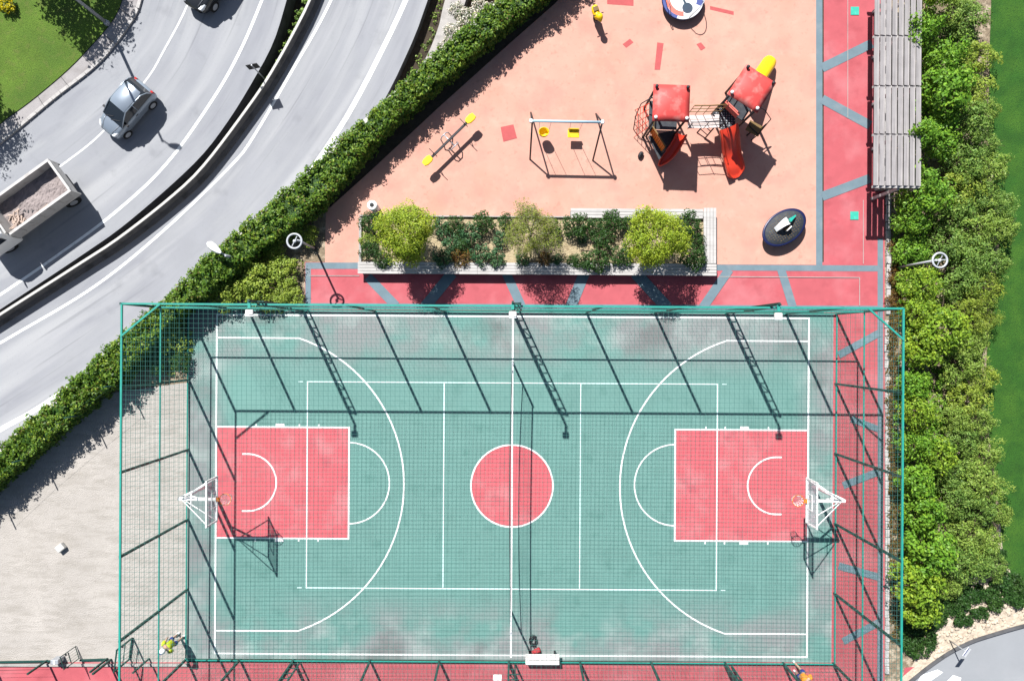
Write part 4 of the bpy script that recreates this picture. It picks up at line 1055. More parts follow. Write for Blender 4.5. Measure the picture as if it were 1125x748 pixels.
# the climbing tower
def wp(x, y, z=0.0): return P(x, y, z)
ctr = P(765, 135)
tw = thing('climbing_tower', 'red playground climbing structure with two square roofs, bridge and slides', 'play tower')
LA = P(737.5, 113.5, 2.75); RA = P(826, 97.5, 2.95)
def tower(c, ang, side, roofz, deckz, nm=0):
    c = Vector((c.x, c.y, 0)); m = Matrix.Rotation(ang, 3, 'Z'); hs = side / 2
    g = lambda x, y, z: c + m @ Vector((x, y, z))
    for sx_ in (-1, 1):
        for sy_ in (-1, 1):
            MB().tube([g(sx_ * hs * .84, sy_ * hs * .84, .004), g(sx_ * hs * .84, sy_ * hs * .84, roofz + .12)], .05, 10).build('post', M['dark'], tw)
            cap = MB(); cap.lathe([(.065, 0), (.07, .05), (.04, .09)], g(sx_ * hs * .84, sy_ * hs * .84, roofz + .10), 12); cap.build('post_cap', M['white'] if sy_ < 0 else M['dark'], tw)  # upper caps coloured dark for the black shading at those corners
    rf = MB(); k = 6; vs = []
    for j in range(k + 1):
        for i in range(k + 1):
            x, y = -hs + side * i / k, -hs + side * j / k
            f = (1 - abs(x / hs) ** 2) * (1 - abs(y / hs) ** 2)
            vs.append(g(x, y, roofz + .16 * f))
    fs = [(j * (k + 1) + i, j * (k + 1) + i + 1, (j + 1) * (k + 1) + i + 1, (j + 1) * (k + 1) + i) for j in range(k) for i in range(k)]
    rf.add(vs, fs, 0, True); o = rf.build('roof', M['roofred'], tw, fix=False)
    so_ = o.modifiers.new('thick', 'SOLIDIFY'); so_.thickness = .05
    dk = MB(); dk.box(g(0, 0, deckz), (side * .80, side * .80, .06), ang); dk.build('deck', M['deck'], tw)
    return g, hs
gl, hl = tower(LA, -.03, 1.48, 2.75, 1.15)
gr, hr = tower(RA, R(-32), 1.42, 2.95, 1.25)
# lower triangular platform and slide of the left tower
tri = [P(712, 150, .6), P(740, 143, .6), P(744, 150, .6), P(724, 176, .6)]
MB().prism([(p.x, p.y) for p in tri[::-1]], .55, .61).build('step_deck', M['deck'], tw)
for p in (P(710, 150), P(724, 172)):
    MB().tube([(p.x, p.y, .004), (p.x, p.y, 1.5)], .04, 8).build('post', M['dark'], tw)
a, b = P(711, 150, 0), P(723.5, 171, 0)
pn = MB(); dd = (b - a); n_ = 3
for z in (.75, .95, 1.15, 1.35): pn.bar(a + Vector((0, 0, z)), b + Vector((0, 0, z)), .05, .06)
for k in range(8): q2 = a.lerp(b, (k + .5) / 8); pn.bar(q2 + Vector((0, 0, .68)), q2 + Vector((0, 0, 1.42)), .05, .05)
pn.build('side_panel', M['orange'], tw)
rail = MB(); rail.tube([a + Vector((-.05, 0, 1.5)), b + Vector((0, 0, 1.5))], .03, 6); rail.tube([P(712, 133, 0) + Vector((0, 0, 1.5)), a + Vector((0, 0, 1.5))], .03, 6); rail.build('handrail', M['olive'], tw)
def slide(path, w0, m, lip0=.16):
    secs = []
    for i, p in enumerate(path):
        e_ = len(path) - 1 - i; w = w0 * (.35, .68, .9, 1)[min(e_, 3)]; lip = lip0 * (.35, .6, .85, 1)[min(e_, 3)]
        t = (path[min(i + 1, len(path) - 1)] - path[max(i - 1, 0)]); t.z = 0; t.normalize(); nn = Vector((-t.y, t.x, 0))
        z = Vector((0, 0, 1))
        prof = [(-w / 2, lip), (-w / 2 + .06, lip + .02), (-w / 2 + .09, .04), (-w * .2, 0), (w * .2, 0), (w / 2 - .09, .04), (w / 2 - .06, lip + .02), (w / 2, lip), (w / 2 - .02, -.05), (0, -.07), (-w / 2 + .02, -.05)]
        secs.append([p + nn * x + z * y for x, y in prof])
    return MB().loft(secs).build('slide', m, tw)
# wavy red slide from the right tower
s0, s1 = P(799, 141, 1.25), P(809, 195.5, .12)
pth = []
for i in range(25):
    f = i / 24; p = s0.lerp(s1, f); p.z = .10 + 1.2 * (1 - f) ** 1.15 + .07 * math.sin(f * 9.5); pth.append(p)
slide(pth, .80, M['red'], .2)
# curved red slide of the left tower
pth = []
for i in range(12):
    f = i / 11; q2 = P(748 - 24 * f - 3 * math.sin(math.pi * f) * -1, 148 + 34 * f, .75 - .6 * f); pth.append(q2)
slide(pth, .48, M['red'], .26)
# yellow slide behind the right tower
pth = []
for i in range(10):
    f = i / 9; q2 = P(829 + 18 * f, 93 - 27 * f, 1.35 - 1.15 * f ** 1.1); pth.append(q2)
secs = []
for i, p in enumerate(pth):
    t = (pth[min(i + 1, 9)] - pth[max(i - 1, 0)]); t.z = 0; t.normalize(); nn_ = Vector((-t.y, t.x, 0))
    secs.append([p + nn_ * (.31 * math.cos(a)) * (.8 if i == 9 else 1) + Vector((0, 0, .05 + .26 * max(-.25, math.sin(a)) ** 1)) for a in ell(0, 14)])
MB().loft(secs).build('tube_slide', M['yellow'], tw)
# bridge
ba, bb = P(755.5, 134, 1.16), P(790, 133, 1.2)
bd = MB(); k = 9; dv = (bb - ba); bl_ = dv.length; ang_ = math.atan2(dv.y, dv.x)
for yy in (-.19, .0, .19):
    o2_ = Vector((-dv.y, dv.x, 0)).normalized() * yy
    for i in range(6):
        p, q2 = ba.lerp(bb, i / 6), ba.lerp(bb, (i + 1) / 6)
        p.z -= .06 * math.sin(math.pi * i / 6); q2.z -= .06 * math.sin(math.pi * (i + 1) / 6); bd.bar(p + o2_, q2 + o2_, .17, .04)
bd.build('bridge_deck', M['plank'], tw)
nn = Vector((-dv.y, dv.x, 0)).normalized()
for s in (-1, 1):
    br_ = MB(); off = nn * s * .30
    for z in ((.4, .8, 1.2) if s > 0 else (.5, .95)): br_.tube([ba + off + Vector((0, 0, z)), ba.lerp(bb, .5) + off + Vector((0, 0, z - .06)), bb + off + Vector((0, 0, z))], 0.016 if z < 1.1 else .028, 6)
    for i in range(5 if s > 0 else 3): q2 = ba.lerp(bb, i / (4 if s > 0 else 2)) + off; br_.tube([q2 + Vector((0, 0, -.04)), q2 + Vector((0, 0, 1.2 if s > 0 else .95))], .014, 5)
    br_.build('bridge_rail', M['olive'] if s > 0 else M['dark'], tw)
# rope climber on the left, panels and lower platforms on the right
rc = MB()
for i in range(5):
    f = i / 4; a = gl(-.62, -.55 + 1.0 * f, 1.25); b = gl(-1.02, -.65 + 1.2 * f, .02); rc.tube([a, b], .014, 5)
for k in range(1, 5):
    f = k / 5; rc.tube([gl(-.62 - .40 * f, -.55 - .1 * f, 1.25 * (1 - f)), gl(-.62 - .40 * f, .45 + .1 * f, 1.25 * (1 - f))], .014, 5)
rc.build('rope_climber', M['red'], tw)
lp = MB(); lp.tube([gl(-.62, .5, 1.9), gl(-1.0, .35, 1.5), gl(-1.12, 0, .9), gl(-1.05, -.3, .02)], .022, 6); lp.build('climbing_hoop', M['dark'], tw)
hx = MB(); hc = gr(-.15, -.80, 0); hexp = [(hc.x + .56 * math.cos(R(a - 32)), hc.y + .50 * math.sin(R(a - 32))) for a in range(0, 360, 60)]
hx.prism(hexp, .98, 1.04); hx.build('deck', M['deck'], tw)
stu = MB()
for i in range(-4, 5):
    for j in range(-4, 5):
        if i * i + j * j < 18: stu.box((hc.x + i * .11, hc.y + j * .105, 1.045), (.05, .05, .012))
stu.build('deck_stud', M['grey'], tw)
pr = MB(); pr.bar(gr(-.62, -.42, 1.75), gr(.25, -.60, 1.75), .05, .05); pr.bar(gr(-.62, -.42, 1.45), gr(.25, -.60, 1.45), .12, .3)
pr.build('crawl_panel', M['pink'], tw)
pa = MB(); c0, c1 = gr(.62, -.55, 0), gr(.70, -1.25, 0)
ob = P(829, 141, .9); pa.box((ob.x, ob.y, .86), (.62, .46, .05), R(-28)); pa.build('landing_board', M['olive'], tw)
fr2 = MB(); o1, o2, o3 = P(840, 121, 1.5), P(847, 131, 1.1), P(833, 148, .9)
fr2.tube([gr(.6, .0, 1.9), o1, o2, o3, (o3.x, o3.y, .01)], .022, 6); fr2.tube([P(822, 137, .9), o3], .022, 6); fr2.build('handrail', M['dark'], tw)
for (x, y) in ((824, 146), (838, 140)):
    p = P(x, y, .4); MB().tube([(p.x, p.y, .004), (p.x, p.y, .84)], .035, 8).build('post', M['dark'], tw)
for s in (-1, 1):
    sl = MB(); e0, e1 = gl(.3 + .0, -.62 * 1, 1.15), P(744, 152, .61)
gb = MB()
for z in (1.5, 1.85): gb.tube([gl(-.6, .6, z), gl(.6, .6, z)], .022, 6)
for i in range(7): gb.tube([gl(-.6 + .2 * i, .6, 1.18), gl(-.6 + .2 * i, .6, 1.85)], .012, 5)
gb.build('guard_rail', M['dark'], tw)
gb = MB()
for z in (1.6, 1.95): gb.tube([gr(-.58, .58, z), gr(.1, .58, z)], .022, 6); gb.tube([gr(-.58, -.5, z), gr(-.58, .58, z)], .022, 6)
gb.build('guard_rail', M['dark'], tw)
td = MB(); td.bar(P(786, 162) , P(797, 142, 1.0), .05); td.bar(P(797, 205), P(786, 168, .5), .05)
# ladder pole leaning down beside the slide
lad = MB(); lad.tube([gr(-.62, -.95, 1.3), gr(-.72, -1.55, .01)], .03, 6); lad.tube([gr(-.25, -1.05, 1.3), gr(-.30, -1.60, .01)], .03, 6)
for k in range(1, 5): f = k / 5; lad.tube([gr(-.62 - .10 * f, -.95 - .60 * f, 1.3 * (1 - f)), gr(-.25 - .05 * f, -1.05 - .55 * f, 1.3 * (1 - f))], .02, 6)
lad.build('ladder', M['dark'], tw)

# covers in the path
for x, y, lb in ((939, 12.5, 'square teal access cover in the red path beside the pergola'), (938.5, 237, 'square turquoise access cover in the red path south of the pergola')):
    q = P(x, y); mb = MB().box((0, 0, 0), (.36, .36, .02)); tag(mb.build('access_cover', M['tealflat'], loc=(q.x, q.y, .012)), lb, 'access cover')

# ================================================================== PERGOLA
PZ = 2.3
pg = thing('pergola', 'long pergola with weathered grey slatted roof beside the red path', 'pergola')
a0, a1 = P(958.5, 205, PZ), P(1011.5, 205, PZ); top = P(958.5, -60, PZ).y; x0, x1 = a0.x, a1.x; yb = a0.y
ys = [yb]; jl = [148, 95, 40, -14, -60]; ys += [P(958, j, PZ).y for j in jl]
rf = MB(); nb = 8; bw = (x1 - x0) / nb
for s in range(len(ys) - 1):
    for k in range(nb):
        xc = x0 + bw * (k + .5) + rnd.uniform(-.008, .008); ya, yb2 = ys[s] + .03 + rnd.uniform(-.004, .004), ys[s + 1] - .03 + rnd.uniform(-.004, .004)
        r_ = Matrix.Rotation(R(rnd.uniform(14, 20)), 3, 'Y')
        rf.box((xc - .04, (ya + yb2) / 2, PZ + .05), (bw * .62, yb2 - ya, .03), rot=r_)
        rf.box((xc + bw * .30, (ya + yb2) / 2, PZ + .0), (bw * .36, yb2 - ya, .026))
rf.build('roof_slat', M['slat'], pg)
for y in ys: MB().box(((x0 + x1) / 2, y, PZ - .085), (x1 - x0 - .06, .09, .12)).build('beam', M['wood'], pg)
for y in ys[:5]:
    for x in (x0 + 1.12, x1 - .12): MB().box((x, y - .05 if y == ys[0] else y, (PZ - .15) / 2), (.11, .11, PZ - .15)).build('post', M['wood'], pg)
pbn = MB(); pbn.box((x1 - .55, (ys[0] + ys[4]) / 2, .44), (.45, ys[4] - ys[0] - .6, .06)); pbn.build('seat', M['wood'], pg)
for y in ys[:5]: MB().box((x1 - .55, y + (.35 if y == ys[0] else (-.35 if y == ys[4] else 0)), .205), (.38, .1, .41)).build('leg', M['concrete'], pg)

# ================================================================== LAMPS AND SIGNS
def ring_lamp(base, head, z, label):
    b = P(*base); h_ = P(*head, z); t = thing('ring_lamp', label, 'lamp', (b.x, b.y, 0), 0, 'ring topped garden lamps')
    MB().lathe([(.09, 0), (.09, .12), (.05, .16)], n=12).build('base', M['dark'], t)
    d = Vector((h_.x - b.x, h_.y - b.y, 0))
    MB().tube([(0, 0, .1), (0, 0, z - .05)], .045, 10).build('pole', M['palegrey'], t)
    rr = MB(); rr.tube([(.29 * math.cos(a) + d.x, .29 * math.sin(a) + d.y, z) for a in [2 * math.pi * i / 32 for i in range(32)]], .042, 8, closed=True); ro = rr.build('lamp_ring', M['palegrey'], t)
    sp = MB(); sp.bar((0, 0, z - .06), (d.x + .26, d.y + .03, z - .02), .04, .03); sp.bar((d.x - .1, d.y - .2, z), (d.x + .1, d.y + .2, z), .03, .02); sp.build('spoke', M['grey'], t)
    MB().lathe([(.06, z - .06), (.07, z), (.03, z + .05)], (d.x, d.y, 0), 12).build('lamp', M['lamp_glass'], ro)
    return t
ring_lamp((346, 273), (323.5, 265), 2.8, 'pale ring topped lamp at the planting by the hedge')
ring_lamp((985.5, 294), (1032.5, 286), 3.05, 'pale ring topped lamp among the shrubs by the pergola')
def tilt_lamp(p, label, h, arm, grp=None):
    t = thing('street_lamp', label, 'street lamp', p, 0, None)
    MB().tube([(0, 0, 0), (0, 0, h)], [.09, .055], 10).build('pole', M['grey'], t)
    d = Vector(arm); n = d.normalized(); ang = math.atan2(n.y, n.x)
    MB().tube([(0, 0, h - .1), (n.x * d.length * .5, n.y * d.length * .5, h + .12), (d.x, d.y, h + .15)], .035, 8).build('arm', M['grey'], t)
    sec = [[Vector((d.x + n.x * x - n.y * y * w, d.y + n.y * x + n.x * y * w, h + .15 + z * k)) for y, z in ((-1, 0), (-.7, .9), (0, 1.2), (.7, .9), (1, 0), (.6, -.5), (-.6, -.5))] for x, w, k in ((-.32, .05, .04), (-.2, .12, .07), (.05, .17, .09), (.28, .15, .07), (.38, .06, .03))]
    MB().loft(sec).build('lamp_head', M['white'], t)
    MB().lathe([(.16, 0), (.16, .04), (.10, .3)], n=12).build('base', M['grey'], t)
    return t
b = P(118, 26, ROAD + .12); tilt_lamp((b.x, b.y, ROAD + .1), 'tall grey street lamp on the kerb beside the upper lawn', 7.4, (.55, -.12, 0))
hd2 = P(235, 272, 2.0); tilt_lamp((hd2.x + .40, hd2.y - .30, 0), 'white headed street lamp leaning over the lower road from the hedge', 1.85, (-.36, .27, 0))
# traffic sign on the median barrier
q = P(293, 87, BARZ)
ts = thing('traffic_sign', 'small square traffic sign on a thin post at the median barrier', 'sign', (q.x - .3, q.y + .2, ROAD - .6))
MB().tube([(0, 0, 0), (0, 0, 2.55)], .03, 8).build('pole', M['grey'], ts)
MB().box((-.03, .045, 2.25), (.56, .02, .56), R(12)).build('plate', M['dark'], ts)  # back of the sign, coloured dark to stand for its shade
MB().box((-.03, .062, 2.25), (.50, .012, .50), R(12)).build('plate_face', M['palegrey'], ts)
# info sign at the parking road
q = P(1043, 703)
sg_ = thing('sign', 'small tilted white sign on a thin post at the curved road corner', 'sign', (q.x, q.y, 0), R(-35))
MB().tube([(0, 0, 0), (0, 0, 1.2)], .025, 8).build('pole', M['grey'], sg_)
MB().box((0, 0, 1.24), (.34, .42, .025), rot=Matrix.Rotation(R(35), 3, 'Y')).build('plate', M['white'], sg_)
MB().box((-.10, 0, 1.322), (.09, .40, .008), rot=Matrix.Rotation(R(35), 3, 'Y')).build('stripe', M['bluedecal'], sg_)

# ================================================================== LOWER RIGHT ROAD AND ROCKS
cu = [(985, 760), (1000, 747), (1020, 731), (1042, 716), (1066, 704), (1090, 696), (1125, 686), (1180, 672)]
KC = pxcurve(cu, 0, 40)
upflat('parking_road', [[(p.x, p.y) for p in KC] + [(40, -12), (40, -30), (15, -30)]], M['lot'], .003)
for nm, off0, off1, z, mm in (('kerb', -.10, .10, .11, 'barrier'),):
    pr_ = [(-.06, -.02), (.06, -.02), (.06, .11), (-.06, .11)]
    oc = [(offset_curve(KC, d), z_) for d, z_ in pr_]
    struct(MB().loft([[Vector((c_[i].x, c_[i].y, z_)) for c_, z_ in oc] for i in range(len(KC))], smooth=False).build('kerb', M[mm]))
oc = offset_curve(KC, .30); s_ = 1 if oc[20].y > KC[20].y else -1
ribbon('kerb_strip', offset_curve(KC, s_ * .062), offset_curve(KC, s_ * .36), .03, M['rock'])
wb = [px([(1012, 741), (1030, 735), (1036, 738), (1016, 752), (1006, 752)], 0), px([(1040, 748), (1047, 741), (1056, 744), (1052, 756), (1038, 756)], 0)]
upflat('road_marking', wb, M['line'], .009)
rk = [(1033, 707), (1045, 690), (1058, 683), (1070, 690), (1085, 680), (1098, 683), (1110, 676), (1122, 670), (1050, 672), (1066, 672), (1095, 662), (1100, 650), (1082, 664), (1030, 690), (1104, 598), (1100, 575), (1094, 616), (1080, 632), (1064, 640)]
# cream gravel: uncountable stones
area = upflat('gravel_bed', [px([(1000, 735), (1018, 700), (1030, 672), (1048, 640), (1075, 622), (1095, 600), (1098, 575), (1105, 600), (1115, 640), (1130, 650), (1130, 686), (1090, 696), (1042, 716)], 0)], M['rock'], -.004)
upflat('path', [px([(994, 733), (1016, 731), (1002, 744), (990, 752)], 0)], M['pathred'], .001)
st_ = MB(); lr = random.Random(5)
for k in range(900):
    x, y = lr.uniform(1015, 1128), lr.uniform(585, 722)
    yk = 716 - (x - 1042) * .37 if x > 1030 else 735
    if y > yk - 4 or y < 690 - (x - 1015) * .9 or (y < 655 and x > 1100): continue
    p = P(x, y); r_ = lr.uniform(.03, .10)
    st_.lathe([(r_ * .6, -.02), (r_, r_ * .3), (r_ * .6, r_ * .7), (.01, r_ * .8)], (p.x, p.y, 0), 6, 0, lr.uniform(.8, 1.3), lr.uniform(.8, 1.3))
o = st_.build('gravel', M['rock']); o['kind'] = 'stuff'

# ground cover (deep green carpet) at lower right
def carpet(polys, n, mats, leaf, hgt, wts=(.5, .3, .2)):
    cs = []
    for (cx, cy, rx, ry, k) in polys:
        for _ in range(k):
            a = rnd.uniform(0, 6.28); r_ = math.sqrt(rnd.random()); q_ = P(cx + rx * r_ * math.cos(a), cy + ry * r_ * math.sin(a), hgt * .5)
            cs.append((q_.x, q_.y, rnd.uniform(.05, hgt)))
    p_, n__ = tufts(np.array(cs), .11, n)
    o_ = leaves('ground_cover', p_, n__, leaf, mats, wts); o_['kind'] = 'stuff'; return o_
carpet([(1008, 700, 20, 22, 260), (1020, 675, 20, 18, 220), (1042, 664, 24, 12, 200), (1070, 652, 26, 9, 170), (1108, 645, 20, 16, 190), (1118, 655, 10, 12, 90), (1092, 664, 9, 8, 50), (1058, 682, 10, 6, 40), (1076, 673, 9, 6, 40), (1100, 615, 6, 12, 50)], 20, LEAF['deep'], .085, .28)
carpet([(1010, 60, 22, 100, 420), (1008, 280, 26, 110, 520), (1010, 480, 28, 130, 620), (1014, 620, 26, 60, 320)], 16, LEAF['lush'], .10, .5)
carpet([(1055, 100, 22, 120, 520), (1066, 290, 28, 110, 620), (1056, 470, 28, 130, 680), (1064, 590, 24, 40, 240)], 16, LEAF['dullgreen'], .09, .45)
# thin wild plants in the strip beside the court
carpet([(984, 320, 4, 55, 130), (980, 440, 6, 100, 260), (983, 600, 7, 110, 300)], 14, LEAF['rust'], .08, .16, (.3, .5, .2))
carpet([(272, 300, 40, 28, 160), (190, 378, 22, 34, 130)], 16, LEAF['dull'], .08, .2)

# ================================================================== SHRUBS AND TREES EAST OF THE PATH
rows = []
def ordn(k): return ['first', 'second', 'third', 'fourth', 'fifth', 'sixth', 'seventh', 'eighth', 'ninth', 'tenth', 'eleventh', 'twelfth', 'thirteenth', 'fourteenth', 'fifteenth', 'sixteenth', 'seventeenth', 'eighteenth', 'nineteenth', 'twentieth'][k]
br_list = [(1028, -20, 24, 3.2), (1012, 30, 22, 3.0), (1038, 62, 26, 2.8), (1043, 100, 28, 3.1), (1014, 146, 17, 2.9), (1036, 150, 24, 2.3), (1020, 208, 25, 2.7), (1004, 240, 20, 2.0), (1004, 272, 19, 1.3), (1014, 314, 22, 1.4), (1014, 346, 20, 2.1), (1042, 362, 27, 2.6), (1014, 384, 22, 2.3), (1010, 424, 18, 2.0), (1014, 452, 22, 2.4), (1008, 490, 20, 2.2), (1030, 500, 20, 2.0), (1010, 530, 20, 2.3), (1016, 562, 23, 2.4), (1028, 606, 28, 2.7), (1012, 644, 25, 2.6), (1010, 672, 20, 1.9)]
for k, (x, y, r_, h_) in enumerate(br_list):
    r_ *= rnd.uniform(.9, 1.15); x += rnd.uniform(-3, 4)
    q = P(x, y, h_ * .72); sc = r_ / 25 * .95
    nb_ = 'beside the pergola' if y < 190 else ('beside the ring lamp' if y < 330 else 'beside the court fence')
    first = [i for i, e_ in enumerate(br_list) if (('beside the pergola' if e_[1] < 190 else ('beside the ring lamp' if e_[1] < 330 else 'beside the court fence')) == nb_)]
    plant('bright', 'tree', f'bright green young tree {nb_}, {ordn(k - first[0])} from photo top', 'tree', (q.x, q.y, -.02), scale=sc, zs=h_ / 2.6 / sc, group='bright green young trees east of the path')
du_list = [(1062, 20, 22, 1.5), (1040, 14, 20, 1.6), (1075, 60, 18, 1.2), (1068, 96, 20, 1.3), (1080, 120, 16, 1.2), (1064, 132, 22, 1.6), (1078, 160, 19, 1.4), (1060, 176, 22, 1.6), (1086, 190, 20, 1.4), (1052, 206, 22, 1.7), (1076, 216, 22, 1.6), (1098, 226, 16, 1.4), (1046, 238, 22, 1.7), (1070, 250, 24, 1.7), (1096, 256, 18, 1.5), (1044, 270, 20, 1.6), (1066, 284, 22, 1.6), (1090, 288, 20, 1.6), (1054, 312, 20, 1.6), (1080, 318, 22, 1.6), (1066, 344, 20, 1.5), (1086, 352, 14, 1.2), (1070, 380, 20, 1.5), (1056, 402, 20, 1.5), (1076, 412, 18, 1.4), (1062, 436, 22, 1.6), (1046, 458, 18, 1.5), (1074, 460, 18, 1.4), (1058, 484, 20, 1.5), (1080, 496, 18, 1.4), (1046, 520, 20, 1.6), (1068, 524, 22, 1.6), (1088, 534, 18, 1.4), (1052, 552, 20, 1.6), (1076, 562, 20, 1.5), (1094, 566, 14, 1.1), (1060, 586, 22, 1.7), (1082, 592, 18, 1.3), (1052, 618, 22, 1.7), (1072, 616, 17, 1.2), (1046, 640, 16, 1.2), (1088, 626, 14, .9)]
dn = {}
for k, (x, y, r_, h_) in enumerate(du_list):
    x = x + 1 + (x - 1045) * .06 + rnd.uniform(-3, 3); y += rnd.uniform(-4, 4); r_ *= rnd.uniform(.86, 1.18); h_ *= rnd.uniform(.85, 1.2)
    q = P(x, y, h_ * .6); sc = r_ / 25 * .98
    lr_ = 'near the lawn' if x > 1071 else 'amid the bed'
    nb_ = 'level with the pergola' if y < 205 else ('level with the ring lamp' if y < 340 else ('level with the upper court' if y < 500 else 'level with the lower court'))
    key = (nb_, lr_); dn[key] = dn.get(key, -1) + 1
    plant('dull', 'shrub', f'grey green shrub {lr_}, {nb_}, {ordn(dn[key])} from photo top', 'shrub', (q.x, q.y, -.02), scale=sc, zs=h_ / 1.7 / sc, group='grey green shrubs along the lawn')
for k, (x, y) in enumerate(((986, 272), (985, 305), (984, 330))):
    q = P(x, y, .3); plant('rust', 'shrub', f'rusty brown low shrub by the stone kerb, {ordn(k)} below the pergola', 'shrub', (q.x, q.y, 0), scale=.9, group='rusty shrubs along the kerb')

# shrubs between hedge and path on the left
lf_list = [(268, 285, 'low', 1.0), (300, 270, 'low', .8), (316, 250, 'low', .8), (308, 298, 'low', 1.0), (280, 312, 'low', 1.2), (250, 322, 'low', 1.0), (318, 322, 'low', .8), (296, 330, 'low', .7), (185, 372, 'low', .9), (196, 398, 'deep', 1.0), (172, 398, 'deep', 1.1), (165, 358, 'deep', 1.3), (338, 258, 'low', .6)]
for k, (x, y, key, s) in enumerate(lf_list):
    q = P(x, y, .5)
    kd = 'yellow green' if key == 'low' else 'dark green'
    if 340 < y: lb = {8: 'yellow green shrub inside the netting corner by the hedge', 9: 'dark green shrub inside the netting corner nearest the court', 10: 'dark green shrub inside the netting corner nearest the sand', 11: 'largest dark green shrub tucked against the hedge inside the netting'}[k]
    else: lb = f'yellow green low shrub west of the ring lamp, {ordn(k if k < 8 else 8)} counted clockwise'
    plant(key, 'shrub', lb, 'shrub', (q.x, q.y, -.02), scale=s, group='low shrubs between hedge and court')
# white flowering shrubs above the lower road
for k, (x, y, s) in enumerate(((486, 46, .55), (497, 30, .75), (512, 16, .85), (528, 2, .8), (500, 2, .6))):
    q = P(x, y, ROAD + .9)
    lb = ['smallest white flowering shrub beside the hedge, nearest the road bend', 'white flowering shrub beside the hedge, second from the road bend', 'largest white flowering shrub beside the hedge', 'white flowering shrub beside the hedge at the photo top', 'dark based white flowering shrub by the grey side path'][k]
    t_ = plant('flower', 'shrub', lb, 'shrub', (q.x, q.y, ROAD - .6), scale=s * .85, zs=1.0, group='white flowering shrubs beside the hedge')
# yellow flowering shrub and shade trees by the upper lawn
q = P(4, 3, ROAD + .5); plant('gold', 'shrub', 'yellow flowering shrub on the upper lawn in the photo corner', 'shrub', (q.x, q.y, ROAD + .13), scale=1.0)
sh = Vector((.424, -.905, 0)) / 1.13
for (x, y, s, lb) in ((98, 4, .95, 'tall leafy shade tree beyond the photo top whose shadow reaches the lawn'), (-22, 142, .8, 'tall leafy shade tree beyond the photo edge whose shadow reaches the kerb')):
    q = P(x, y, ROAD + .14) - sh * 3.6 * s
    plant('shade', 'tree', lb, 'tree', (q.x, q.y, ROAD + .12), scale=s)

